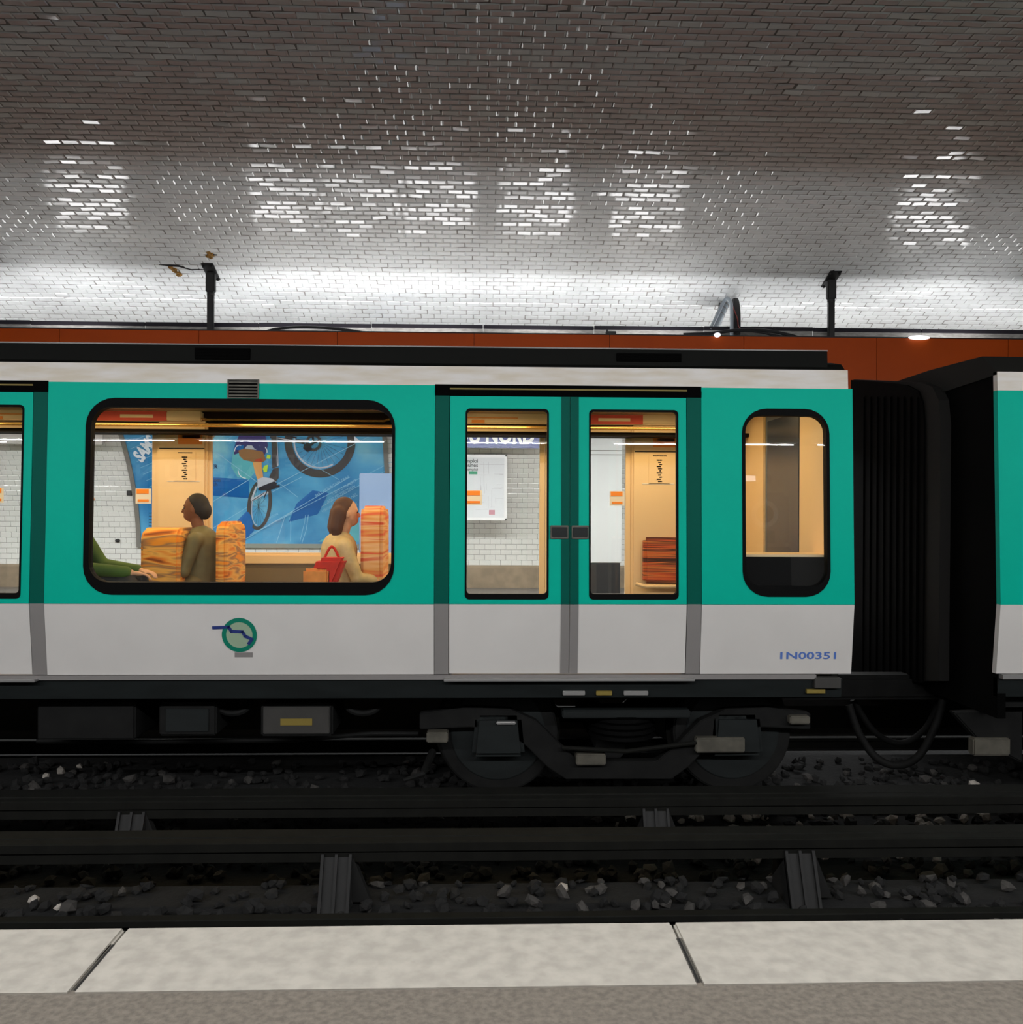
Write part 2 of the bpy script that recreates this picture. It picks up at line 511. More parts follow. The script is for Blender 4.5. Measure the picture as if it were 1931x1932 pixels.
# ------------------------------------------------------------------ platforms and track bed
far_edge = 8.62
mb = MB(); mb.box(XL, XR, far_edge + 0.3, 13.0, -0.3, 0.0, 'asphalt'); mb.box(XL, XR, far_edge + 0.08, far_edge + 0.3, -1.1, -0.002, 'sleeper')
floor = mb.build('floor', kind='structure')
for i in range(14):
    x = XL + i * 1.43
    MB().box(x, x + 1.424, far_edge, far_edge + 0.32, -0.14, 0.004).build('kerb_stone', 'kerb', floor, bevel=0.006)
mb = MB(); y0, z0 = vault(T0)
mb.sweepx([(y0 - 0.10, 0.0), (y0 - 0.10, 0.29), (y0 - 0.07, 0.318), (y0 + 0.2, 0.318), (y0 + 0.2, 0.0)], XL, XR)
mb.build('baseboard_back', 'plinth', kind='structure')
near_edge = 2.35
mb = MB(); mb.box(XL, XR, -1.62, near_edge - 0.3, -0.3, 0.0, 'asphalt'); mb.box(XL, XR, near_edge - 0.3, near_edge - 0.08, -1.1, -0.002, 'sleeper')
floor2 = mb.build('floor', kind='structure')
for i in range(14):
    x = XL + i * 1.43
    MB().box(x, x + 1.424, near_edge - 0.32, near_edge, -0.14, 0.004).build('kerb_stone', 'kerb', floor2, bevel=0.006)
GZ = -1.03
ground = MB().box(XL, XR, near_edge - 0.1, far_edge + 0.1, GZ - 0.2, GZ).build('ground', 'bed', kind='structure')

def stone_mesh(seed, key):
    rr = random.Random(seed); bm = bmesh.new()
    bmesh.ops.create_icosphere(bm, subdivisions=1, radius=1.0)
    for v in bm.verts: v.co *= 0.72 + 0.5 * rr.random(); v.co.z *= 0.75
    me = bpy.data.meshes.new('stone'); bm.to_mesh(me); bm.free(); me.materials.append(M[key]); return me
SM = {k: [stone_mesh(i * 7 + j, 'stone_' + k) for i in range(5)] for j, k in enumerate('abc')}
rr = random.Random(5)
cand = []
for i in range(2600):
    X = -5.4 + 11.2 * rr.random(); Y = 4.3 + 3.2 * rr.random() ** 1.2
    cand.append((X, Y, 0.026 + 0.022 * rr.random()))
def vis_stone(c):
    px, py = proj((c[0], c[1], GZ + 0.02)); return 20 < px < 1910 and 1534 < py < 1572
cand.sort(key=lambda c: 0 if vis_stone(c) else 1)
svs = []; sfs = []; smi = []
for i, (X, Y, s) in enumerate(cand):
    px, _ = proj((X, Y, GZ))
    pale = (rr.random() < (0.42 if 1150 < px < 1900 and 5.3 < Y < 6.4 else 0.01))
    k = 'c' if pale else ('b' if rr.random() < (0.3 if px > 1100 and Y < 6.4 else 0.08) else 'a')
    me = rr.choice(SM[k])
    mm = Matrix.LocRotScale(Vector((X, Y, GZ + s * 0.35 + 0.03 * rr.random())), Matrix.Rotation(rr.random() * 6.3, 3, 'Z') @ Matrix.Rotation(rr.random() * 1.2, 3, 'X'), Vector((s * (0.8 + 0.5 * rr.random()), s, s)))
    if i < 300:
        o = bpy.data.objects.new('stone', me); COL.objects.link(o); o.parent = ground; o.matrix_world = mm
    else:
        b = len(svs); svs += [tuple(mm @ v.co) for v in me.vertices]
        for p in me.polygons: sfs.append(tuple(q + b for q in p.vertices)); smi.append('abc'.index(k))
me = bpy.data.meshes.new('ballast'); me.from_pydata(svs, [], sfs)
for k in 'abc': me.materials.append(M['stone_' + k])
for p, q in zip(me.polygons, smi): p.material_index = q
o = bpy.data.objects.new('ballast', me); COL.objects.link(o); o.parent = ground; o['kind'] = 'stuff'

# running rails on sleepers: one track under the train, one before the near platform
RAILTOP = -0.93
def rail_profile(yc, zt):
    h = 0.14; p = [(-.065, 0), (-.065, .012), (-.012, .03), (-.01, .1), (-.033, .108), (-.033, .135), (-.028, .14), (.028, .14), (.033, .135), (.033, .108), (.01, .1), (.012, .03), (.065, .012), (.065, 0)]
    return [(yc + a, zt - h + b) for a, b in p]
for yc, lab in ((7.2, 'running rails and sleepers under the green and white train'), (3.72, 'running rails and sleepers along the near platform edge')):
    tr = thing('railway_track', lab, 'track')
    for s in (-1, 1):
        MB().sweepx(rail_profile(yc + s * 0.75, RAILTOP), XL, XR).build('rail', 'steel', tr)
    for i in range(26):
        x = -8.3 + i * 0.7 + 0.04 * R()
        MB().box(x, x + 0.22, yc - 1.3, yc + 1.3, GZ - 0.1, RAILTOP - 0.135).build('sleeper', 'sleeper', tr, bevel=0.01)

# conductor rails on insulator brackets between the tracks
def bracket(x, yf, yb, zt, parent):
    mb = MB()
    wd = 0.165
    poly = [(yf + 0.02, zt), (yf - 0.10, GZ), (yb + 0.02, GZ), (yb, zt)]
    n = 4
    vs = [(x, y, z) for y, z in poly] + [(x + wd, y, z) for y, z in poly]
    mb.add(vs, [(0, 1, 2, 3), (7, 6, 5, 4), (0, 4, 5, 1), (1, 5, 6, 2), (2, 6, 7, 3), (3, 7, 4, 0)])
    o = mb.build('bracket', 'insul', parent, bevel=0.004)
    for q in (0.0, 0.45, 0.9):
        xx = x + q * wd
        r = MB(); y0, y1 = yf + 0.02, yf - 0.10
        vs = [(xx, y0 - 0.02, zt), (xx + 0.016, y0 - 0.02, zt), (xx + 0.016, y1 - 0.02, GZ), (xx, y1 - 0.02, GZ),
              (xx, y0 + 0.02, zt), (xx + 0.016, y0 + 0.02, zt), (xx + 0.016, y1 + 0.02, GZ), (xx, y1 + 0.02, GZ)]
        r.add(vs, [(0, 1, 2, 3), (7, 6, 5, 4), (0, 4, 5, 1), (1, 5, 6, 2), (2, 6, 7, 3), (3, 7, 4, 0)])
        r.build('rib', 'insul', o)
    g = MB().prism([(x + wd, zt - 0.01), (x + wd + 0.10, GZ + 0.02), (x + wd, GZ + 0.02)], yf + 0.01, yf + 0.06)
    g.build('gusset', 'insul', o)

def conductor(yf, yb, zt, label, brk):
    t = thing('conductor_rail', label, 'rail')
    prof = [(yf, zt - 0.055), (yf, zt - 0.012), (yf + 0.012, zt - 0.006), (yf + 0.075, zt - 0.006), (yf + 0.08, zt), (yb - 0.012, zt), (yb, zt - 0.008), (yb, zt - 0.055)]
    MB().sweepx(prof, XL, XR).build('rail_head', 'steel', t)
    MB().sweepx([(yf + 0.012, zt - 0.115), (yf + 0.012, zt - 0.067), (yf + 0.03, zt - 0.055), (yb - 0.04, zt - 0.055), (yb - 0.04, zt - 0.115)], XL, XR).build('rail_base', 'steel', t)
    for px, py in brk:
        x = W(px, py, yf)[0]
        bracket(x, yf, yb, zt - 0.07, t)
ZT = -0.68
conductor(5.50, 5.74, ZT, 'steel conductor rail on brackets close beside the train wheels', [(222, 1530), (1213, 1530), (-650, 1530)])
conductor(4.80, 5.00, ZT, 'steel conductor rail on brackets nearest the near platform', [(606, 1588), (1482, 1588), (-270, 1588)])

# ------------------------------------------------------------------ lighting beams (orange fascia) with lamps
FY, FZ0, FZ1 = 9.5, 2.19, W(965, 630, 9.5)[1]
JX = [W(px, 640, FY)[0] for px in (112, 375, 637, 896, 1152, 1405, 1655)]
dJ = (JX[-1] - JX[0]) / 6
joints = [JX[0] + dJ * k for k in range(-3, 11)]
beam = thing('lighting_beam', 'long orange lighting beam hung above the far platform', 'lighting beam')
for a, b in zip(joints[:-1], joints[1:]):
    MB().box(a + 0.002, b - 0.002, FY, FY + 0.02, FZ0, FZ1).build('fascia_panel', 'orange', beam, bevel=0.002)
mb = MB(); mb.box(joints[0], joints[-1], FY - 0.004, FY + 0.03, FZ1, FZ1 + 0.012); mb.box(joints[0], joints[-1], FY + 0.02, FY + 0.03, FZ0, FZ1); mb.build('top_edge_backing', 'dark_metal', beam)  # second box: backing added so no light shows through the panel joints
mb = MB(); mb.box(joints[0], joints[-1], FY + 0.02, 10.5, FZ0 + 0.02, FZ0 + 0.05); mb.box(joints[0], joints[-1], 10.47, 10.5, FZ0 + 0.02, 2.9)
mb.box(joints[0], joints[-1], FY + 0.03, 10.47, 2.80, 2.82); mb.build('carcass', 'dark_metal', beam)
M['tube'] = emis('lamp_tube', (1, .98, .97, 1), 14)
M['lamp_white'] = emis('wall_lamp_glow', (.95, .97, 1, 1), 9.0)
M['lens'] = emis('lamp_lens', (.97, .95, 1, 1), 1.6)
M['strip'] = emis('strip_lamp', (1, .98, .97, 1), 3.0)
M['tube_b'] = emis('lamp_tube_soft', (1, .98, .97, 1), 6)

# shielded cove fixtures at the back of the beam: plate in front, tube behind
PLY = 9.97
pj = [W(px, 612, PLY)[0] for px in (60, 275, 490, 704, 913, 1121, 1330, 1540, 1737)]
dP = (pj[-1] - pj[0]) / 8
ps = [pj[0] + dP * k for k in range(-3, 12)]
for i, (a, b) in enumerate(zip(ps[:-1], ps[1:])):
    zt = W(proj((a, PLY, 3.2))[0], 605 + (i - 2) * 1.9 + 2 * R(), PLY)[1]
    cx = proj(((a + b) / 2, PLY, 3.2))[0]
    lab = ['third cove lamp beyond the left edge, out of the picture', 'second cove lamp beyond the left edge, out of the picture', 'cove lamp plate cut by the left edge of the picture', 'bright white cove lamp plate, first whole one from the left edge',
           'grey cove lamp plate crossed by the left hanger pole', 'white cove lamp plate behind the arching black cable', 'cove lamp plate above the right part of the big window', 'cove lamp plate above the double doors left half',
           'cove lamp plate beside the small black junction box', 'grey cove lamp plate behind the cable loops', 'grey cove lamp plate just right of the right hanger pole', 'grey cove lamp plate above the next car at the right edge',
           'second cove lamp beyond the right edge, out of the picture', 'third cove lamp beyond the right edge, out of the picture'][i]
    f = thing('cove_light', lab, 'lamp fixture', 'cove lamps on the far beam')
    mb = MB(); dz = 0.006 * (R() - 0.5)
    mb.add([(a + .005, PLY, 2.82), (b - .005, PLY, 2.82), (b - .005, PLY - .02, zt + dz), (a + .005, PLY - .02, zt - dz),
            (a + .005, PLY + .012, 2.82), (b - .005, PLY + .012, 2.82), (b - .005, PLY - .008, zt + dz), (a + .005, PLY - .008, zt - dz)],
           [(0, 1, 2, 3), (7, 6, 5, 4), (0, 4, 5, 1), (1, 5, 6, 2), (2, 6, 7, 3), (3, 7, 4, 0)])
    mb.build('shield_plate', 'zinc', f)
    MB().box(a + .004, b - .004, PLY - 0.034, PLY + 0.0, zt - 0.03, zt + 0.012).build('plate_lip', 'lip', f, bevel=0.003)
    MB().tube([(a + 0.05, PLY + 0.05, 3.0), (b - 0.05, PLY + 0.05, 3.0)], 0.013, 8).build('tube', 'tube', f)
    MB().box(a + .02, b - .02, PLY + 0.02, PLY + 0.09, 2.82, 2.95).build('housing', 'zinc', f)
    area('cove_lamp', ((a + b) / 2, PLY + 0.052, 3.02), (0, 0.55, 1), dP * 0.96, 0.03, P_COVE, COOL)
# open batten lamps lying in the trough
TX = [W(px, 630, 9.7)[0] for px in (125, 520, 670, 820, 1015, 1240, 1800)]
for x in TX + [TX[0] - 2.4, TX[-1] + 2.2]:
    f = thing('batten_lamp', 'white batten lamp lying in the trough behind the orange fascia', 'lamp fixture', 'batten lamps in the far trough')
    MB().box(x - .42, x + .42, 9.66, 9.94, 2.822, 2.87).build('housing', 'white_st', f, bevel=0.004)
    MB().box(x - .4, x + .4, 9.68, 9.92, 2.87, 2.885).build('diffuser', 'tube_b', f)
    area('trough_lamp', (x, 9.8, 2.9), (0, 0.1, 1), 0.8, 0.24, P_TROUGH, COOL)
# lamps under the far beam shining on the platform
for k in range(-3, 4):
    x = 0.4 + k * 2.6
    f = thing('platform_lamp', 'strip lamp fixed under the orange beam above the far platform', 'lamp fixture', 'strip lamps under the far beam')
    MB().box(x - 1.2, x + 1.2, 9.9, 10.05, FZ0 - 0.03, FZ0 + 0.018).build('housing', 'white_st', f, bevel=0.004)
    MB().box(x - 1.18, x + 1.18, 9.92, 10.03, FZ0 - 0.036, FZ0 - 0.03).build('diffuser', 'tube_b', f)
    area('far_platform_lamp', (x, 9.98, FZ0 - 0.045), (0, 0.25, -1), 2.3, 0.12, P_DOWN_FAR, COOL)
# the same beam over the near platform
nb = thing('lighting_beam', 'orange lighting beam above the near platform, over the viewer', 'lighting beam')
NF = 1.55
MB().box(XL, XR, NF - 0.02, NF, 2.30, 3.1).build('fascia_panel', 'orange', nb)
mb = MB(); mb.box(XL, XR, 0.7, NF - 0.02, 2.32, 2.35); mb.box(XL, XR, 0.7, 0.73, 2.35, 2.9); mb.build('carcass', 'dark_metal', nb)
for k in range(-3, 4):
    x = 0.2 + k * 2.5
    f = thing('platform_lamp', 'strip lamp fixed under the orange beam above the near platform', 'lamp fixture', 'strip lamps under the near beam')
    MB().box(x - 1.15, x + 1.15, 1.28, 1.40, 2.26, 2.318).build('housing', 'white_st', f)
    MB().box(x - 1.13, x + 1.13, 1.334, 1.346, 2.254, 2.26).build('diffuser', 'strip', f)
    area('near_platform_lamp', (x, 1.34, 2.24), (0, 1, -0.7), 2.2, 0.012, P_DOWN_NEAR, COOL)
    area('near_cove_lamp', (x, 1.1, 3.0), (0, -0.1, 1), 2.2, 0.1, P_UP_NEAR, COOL)

for x in (-5.0, -1.7, 1.6, 4.9): area('near_wall_fill', (x, 1.2, 2.27), (0, -1, -0.8), 2.2, 0.05, 26, COOL)  # added fill lights without fixtures, brighten the near wall and its sign
# hanger poles with plates on the vault
def pole(px, pytop, lab):
    p, (ny, nz) = on_vault(px, pytop, 0.0)
    t = thing('hanger_pole', lab, 'pole')
    x, y, z = p
    N = Vector((0, ny, nz)); ay = Vector((0, nz, -ny))
    vs = []
    for d in (0.0, 0.02):
        for sx, sy in ((-1, -1), (1, -1), (1, 1), (-1, 1)):
            vs.append(Vector((x, y, z)) + Vector((sx * 0.065, 0, 0)) + ay * sy * 0.15 + N * d + Vector((0, 0, 0)))
    MB().add(vs, [(0, 1, 2, 3), (7, 6, 5, 4), (0, 4, 5, 1), (1, 5, 6, 2), (2, 6, 7, 3), (3, 7, 4, 0)]).build('base_plate', 'dark_metal', t, bevel=0.004)
    for sx in (-1, 1):
        for sy in (-1, 1):
            c = Vector((x + sx * 0.045, y, z)) + ay * sy * 0.12
            MB().tube([c + N * 0.018, c + N * 0.04], 0.013, 6).build('bolt', 'dark_metal', t)
    MB().box(x - 0.05, x + 0.05, y - 0.035, y + 0.035, z - 0.24, z - 0.02).build('socket', 'dark_metal', t, bevel=0.012)
    MB().tube([(x, y, z - 0.27), (x, y, z - 0.245)], 0.042, 12).build('collar', 'dark_metal', t)
    MB().box(x - 0.034, x + 0.034, y - 0.03, y + 0.03, 2.82, z - 0.24).build('shaft', 'dark_metal', t, bevel=0.008)
pole(398, 511, 'black hanger pole near the rusty foam patches on the vault')
pole(1569, 525, 'black hanger pole standing alone right of the looped cables')
for xx in (-6.9, 9.0):
    px, py = proj((xx, 9.78, 3.75)); pole(px, py, 'black hanger pole beyond the %s picture edge' % ('left' if xx < 0 else 'right'))

# conduit and looping cables over the beam
def P(px, py, Y):
    x, z = W(px, py, Y); return (x, Y, z)
def smooth_path(pts, n=8):
    pts = [Vector(p) for p in pts]; out = []
    q = [pts[0]] + pts + [pts[-1]]
    for i in range(1, len(q) - 2):
        for k in range(n):
            t = k / n; a, b, c, d = q[i - 1], q[i], q[i + 1], q[i + 2]
            out.append(0.5 * ((2 * b) + (-a + c) * t + (2 * a - 5 * b + 4 * c - d) * t * t + (-a + 3 * b - 3 * c + d) * t ** 3))
    out.append(pts[-1]); return out
cd = thing('conduit', 'pale grey conduit rising from the beam beside black cable loops', 'conduit')
MB().tube([P(1346, 624, 10.05), P(1369, 572, 10.3)], 0.052, 14).build('pipe', 'conduit', cd, smooth=True)
for f_ in (0.55, 0.75, 0.9):
    a = Vector(P(1346, 624, 10.05)); b = Vector(P(1369, 572, 10.3)); c = a.lerp(b, f_); d = (b - a).normalized() * 0.006
    MB().tube([c - d, c + d], 0.056, 14).build('band', 'grey_trim', cd)
MB().tube(smooth_path([P(1340, 622, 9.95), P(1356, 590, 10.1), P(1366, 570, 10.2), P(1373, 563, 10.15), P(1379, 570, 10.0), P(1381, 590, 9.9), P(1381, 636, 9.8)]), 0.02, 10).build('bend', 'conduit', cd, smooth=True)
mb = MB(); mb.ball(P(1359, 565, 10.35), 0.026, key='dark_metal'); mb.tube([P(1358, 566, 10.3), P(1357, 584, 10.2)], 0.006, 6, 'dark_metal'); mb.build('wall_hook', parent=cd)
cl = thing('cable_bundle', 'bundle of black cables looping up between conduit and hanger pole', 'cable')
for i in range(6):
    dx = i * 2.6
    pts = [P(1380 + dx * .2, 580, 10.2), P(1383 + dx * 0.3, 568, 10.15), P(1387 + dx * .35, 565, 10.1), P(1384 + dx * .85, 582, 10.0), P(1383 + dx, 606, 9.9), P(1381 + dx * 1.1, 640, 9.8)]
    MB().tube(smooth_path(pts), 0.014, 8).build('cable', 'cable', cl, smooth=True)
MB().tube(smooth_path([P(1378, 567, 10.0), P(1386, 585, 9.95), P(1392, 602, 9.88), P(1394, 616, 9.85), P(1402, 622, 9.8), P(1425, 627, 9.75)]), 0.006, 6).build('cable', 'cable_red', cl)['label'] = 'thin red cable'
for pts, r_, lab in (
    ([(1290, 631), (1340, 629), (1380, 624), (1420, 622), (1455, 625), (1490, 632), (1510, 638)], 0.018, 'thick black cable draped along the beam left of the right pole'),
    ([(1395, 624), (1430, 626), (1460, 632), (1490, 637)], 0.013, 'short black cable lying behind the draped cable by the right pole'),
    ([(490, 630), (520, 622), (560, 618), (610, 619), (660, 624), (705, 632)], 0.02, 'black cable arching over the beam right of the left pole'),
    ([(1458, 618), (1470, 626), (1480, 634)], 0.006, 'thin black wire hanging just left of the right pole')):
    tag(MB().tube(smooth_path([P(x, y, 9.62) for x, y in pts]), r_, 8).build('cable', 'cable', smooth=True), lab, 'cable')
for px, wd, lab in ((1735, 0.12, 'bright oval lamp on top of the orange fascia at the far right'), (1354, 0.035, 'small bright oval lamp on the fascia under the cable loops')):
    py = 637 if px > 1500 else 632
    t = thing('oval_lamp', lab, 'lamp'); x, z = W(px, py, 9.47)
    MB().ball((x, 9.47, z), wd, 0.04, 0.024, 16, 8).build('lens', 'lens', t, smooth=True)
    MB().box(x - wd * 0.8, x + wd * 0.8, 9.46, 9.52, z + 0.004, z + 0.02).build('lamp_base', 'white_st', t, bevel=0.003)
t = thing('junction_box', 'small black box standing on the fascia left of the conduit', 'box')
x, z = W(1153, 631, 9.6); MB().box(x - .055, x + .055, 9.57, 9.63, z - .05, z + .03).build('body', 'cable', t, bevel=0.004)
MB().tube([(x - .04, 9.6, z + .02), (x - .04, 9.6, z + .05)], 0.01, 8).build('gland', 'cable', t)
# ------------------------------------------------------------------ the train
Y1, Y2 = 6.0, 8.4
ZDIV = W(965, 1140, Y1)[1]
def lean(z):
    if z < ZDIV: return 0.05 * (ZDIV - z) / 0.47
    return 0.033 * (z - ZDIV)
def N(px, py):
    Y = Y1
    for _ in range(4):
        x, z = W(px, py, Y); Y = Y1 + lean(z)
    return x, z
def L(x, y, z): return (x, Y1 + lean(z) + y, z)         # local outward depth -> leaning near side
def Zx(py, px=965): return N(px, py)[1]
def Xx(px, py=940): return N(px, py)[0]
ZB, ZG, ZT_, ZR = Zx(1272), Zx(728), Zx(692), Zx(654)
ZH0, ZH1 = Zx(747), Zx(737)

car = thing('metro_car', 'green and white metro car with lit windows filling the picture', 'train car')
XC0, XC1 = -5.6, Xx(1611)
DOORS = [(Xx(848), Xx(1297)), (Xx(848) - (Xx(1311) - Xx(73)), Xx(1297) - (Xx(1311) - Xx(73)))]
PW_ = Xx(848) - Xx(820)

def prismL(mb, x0, x1, z0, z1, y0, y1, key=None):
    zs = [z0] + ([ZDIV] if z0 < ZDIV - 1e-4 < z1 - 1e-3 else []) + [z1]
    poly = [(x0, z) for z in zs] + [(x1, z) for z in reversed(zs)]
    mb.prism(poly, y0, y1, key, L)

# upper green wall with rounded windows, lower white wall
WIN1 = (Xx(160), Xx(745), Zx(1123), Zx(757))
WIN3 = (Xx(1401), Xx(1566), Zx(1125), Zx(767))
segs = [(DOORS[1][1] + PW_, DOORS[0][0] - PW_, WIN1, 0.19), (DOORS[0][1] + PW_, XC1, WIN3, 0.17), (XC0, DOORS[1][0] - PW_, None, 0)]
for x0, x1, win, rad in segs:
    mb = MB()
    if win:
        hole = rrect(*win, rad); ring(mb, hole, ring_outer(win, rad, (x0, x1, ZDIV, ZG)), 0, 0.05, None, L)
    else: prismL(mb, x0, x1, ZDIV, ZG, 0, 0.05)
    mb.build('green_wall', 'green', car)
    mb = MB(); prismL(mb, x0, x1, ZB, ZDIV - 0.002, 0, 0.05); mb.build('white_wall', 'white', car)
# cantrail band over everything and door header channels
mb = MB(); mb.sweepx([(Y1 + lean(ZG), ZG), (Y1 + lean(ZT_) + .004, ZT_), (Y1 + lean(ZT_) + .06, ZT_), (Y1 + lean(ZG) + .06, ZG)], XC0, XC1 - 0.03)
mb.build('cantrail', 'cant', car)
for d0, d1 in DOORS:
    h = MB(); h.box(d0 - PW_ , d1 + PW_, Y1 + lean(ZH0) - 0.006, Y1 + lean(ZH0) + 0.06, ZH0, ZH1 + 0.004, 'vent')
    h.box(d0 - PW_, d1 + PW_, Y1 + lean(ZG) - 0.003, Y1 + lean(ZG) + 0.05, ZH1 + 0.004, ZG + 0.006, 'vent')
    o = h.build('door_header', parent=car)
    MB().box(d0, d1, Y1 + lean(ZG) - 0.008, Y1 + lean(ZG), ZH1 + 0.004, ZH1 + 0.014).build('header_line', 'under_yellow', o)
    for a, b in ((d0 - PW_, d0), (d1, d1 + PW_)):
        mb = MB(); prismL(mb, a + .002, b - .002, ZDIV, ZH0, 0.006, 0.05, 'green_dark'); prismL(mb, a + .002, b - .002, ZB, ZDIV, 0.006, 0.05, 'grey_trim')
        mb.build('door_gap_strip', parent=car)  # dark strip colours stand in for the door gap smeared by motion
        mb = MB(); prismL(mb, a - .01, b + .02 if a < d0 else b + .01, ZB, ZH1, 0.052, 0.07); prismL(mb, a - .02, b + .02, ZB, ZH1, 0.05, 0.055); mb.build('gap_backing', 'vent', car)  # added black backing, keeps car light from leaking through the door gaps
# windows: gasket, pane
def window(win, rad, inset, name='window'):
    x0, x1, z0, z1 = win
    g = MB(); inner = (x0 + inset[0], x1 - inset[1], z0 + inset[2], z1 - inset[3])
    ring(g, rrect(*inner, rad - 0.06), rrect(x0, x1, z0, z1, rad), -0.008, 0.055, None, L)
    o = g.build(name, 'black', car)
    p = MB(); pts = [L(x, 0.012, z) for x, z in rrect(inner[0] - .01, inner[1] + .01, inner[2] - .01, inner[3] + .01, rad - 0.055)]
    p.add(pts, [tuple(range(len(pts)))]); p.build('pane', 'glass', o)
    return o
window(WIN1, 0.19, (0.036, 0.02, 0.083, 0.062))
window(WIN3, 0.17, (0.022, 0.022, 0.07, 0.05))
# door leaves
GL = [(Xx(878), Xx(1036)), (Xx(1112), Xx(1281))]
ZGL0, ZGL1 = Zx(1131), Zx(771)
STILE = Xx(1092) - Xx(1060)
for di, (d0, d1) in enumerate(DOORS):
    off = d0 - DOORS[0][0]
    mid = Xx(1076) + off
    for li in range(2):
        a, b = (d0 + .003, mid - .0015) if li == 0 else (mid + .0015, d1 - .003)
        g0, g1 = GL[li][0] + off, GL[li][1] + off
        sa, sb = (a, b - STILE / 2) if li == 0 else (a + STILE / 2, b)
        mb = MB(); win = (g0, g1, ZGL0, ZGL1)
        ring(mb, rrect(*win, 0.03), ring_outer(win, 0.03, (sa, sb, ZDIV, ZH0 - .003)), 0.008, 0.045, 'green', L)
        prismL(mb, sa, sb, ZB + .004, ZDIV - 0.002, 0.008, 0.045, 'white')
        lf = mb.build('door', parent=car)
        ca, cb = (sb, b) if li == 0 else (a, sa)
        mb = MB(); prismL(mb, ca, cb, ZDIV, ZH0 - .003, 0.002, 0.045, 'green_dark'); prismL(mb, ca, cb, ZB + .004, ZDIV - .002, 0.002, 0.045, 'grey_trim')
        mb.build('closing_edge', parent=lf)  # darker colours imitate the smeared gap between the leaves
        g = MB(); inner = (g0 + .012, g1 - .012, ZGL0 + 0.036, ZGL1 - 0.014)
        ring(g, rrect(*inner, 0.025), rrect(*win, 0.03), 0.004, 0.04, None, L); g.build('gasket', 'black', lf)
        p = MB(); pts = [L(x, 0.018, z) for x, z in rrect(inner[0] - .006, inner[1] + .006, inner[2] - .006, inner[3] + .006, 0.025)]
        p.add(pts, [tuple(range(len(pts)))]); p.build('pane', 'glass', lf)
        hx0, hx1 = (Xx(1039) + off, Xx(1073) + off) if li == 0 else (Xx(1079) + off, Xx(1111) + off)
        hz0, hz1 = Zx(1016), Zx(991)
        h = MB(); prismL(h, hx0, hx1, hz0, hz1, -0.012, 0.004); h.build('handle_plate', 'under_pale', lf, bevel=0.003)['label'] = 'small dark handle plate beside the closing edge'
        h = MB(); prismL(h, hx0 + .008, hx1 - .008, hz0 + .012, hz1 - .012, -0.016, 0.0); h.build('handle', 'skirt', lf, bevel=0.003)

# roof, fairing, vents
ZTOP = ZR
mb = MB()
prof = [(Y1 + lean(ZT_) + 0.004, ZT_), (Y1 + 0.12, ZT_ + 0.05), (Y1 + 0.3, ZT_ + 0.09), (Y1 + 1.2, ZT_ + 0.13), (Y2 - 0.3, ZT_ + 0.09), (Y2 - 0.06, ZT_), (Y2 - 0.1, ZT_ - 0.06), (Y1 + 0.12, ZT_ - 0.06)]
mb.sweepx(prof, XC0, XC1 - 0.05); mb.build('roof', 'roof', car)
XF1 = Xx(1566, 680)
mb = MB(); mb.sweepx([(Y1 + .085, ZT_), (Y1 + .095, ZTOP), (Y1 + .5, ZTOP + .012), (Y1 + .5, ZT_)], XC0, XF1)
fair = mb.build('roof_fairing', 'roof', car, bevel=0.004)
MB().box(XC0, XF1, Y1 + .088, Y1 + .098, ZTOP - .004, ZTOP + .004).build('fairing_edge', 'grey_trim', fair)
for a, b, t_, bt in ((365, 470, 657, 679), (1165, 1288, 667, 683)):
    x0, x1 = Xx(a, 668), Xx(b, 668); z0, z1 = W((a + b) / 2, bt, Y1 + .09)[1], W((a + b) / 2, t_, Y1 + .09)[1]
    v = MB().box(x0, x1, Y1 + .078, Y1 + .10, z0, z1).build('roof_vent', 'vent', car, bevel=0.003)
    for k in range(4):
        zz = z0 + (z1 - z0) * (k + .5) / 4
        MB().box(x0 + .01, x1 - .01, Y1 + .072, Y1 + .082, zz - .004, zz + .004).build('slat', 'vent', v)
# ventilation grille above the big window
gx0, gx1, gz0, gz1 = Xx(430, 735), Xx(489, 735), Zx(752, 460), Zx(716, 460)
g = MB(); ring(g, [(gx0 + .008, gz0 + .008), (gx1 - .008, gz0 + .008), (gx1 - .008, gz1 - .008), (gx0 + .008, gz1 - .008)], [(gx0, gz0), (gx1, gz0), (gx1, gz1), (gx0, gz1)], -0.012, 0.004, None, L)
gr = g.build('ventilation_grille', 'under_pale', car)
MB().prism([(gx0 + .008, gz0 + .008), (gx1 - .008, gz0 + .008), (gx1 - .008, gz1 - .008), (gx0 + .008, gz1 - .008)], -0.002, 0.004, None, L).build('grille_back', 'vent', gr)
for k in range(5):
    zz = gz0 + .02 + (gz1 - gz0 - .04) * k / 4
    MB().prism([(gx0 + .01, zz - .005), (gx1 - .01, zz - .005), (gx1 - .01, zz + .005), (gx0 + .01, zz + .005)], -0.010, 0.0, None, L).build('slat', 'under_pale', gr)

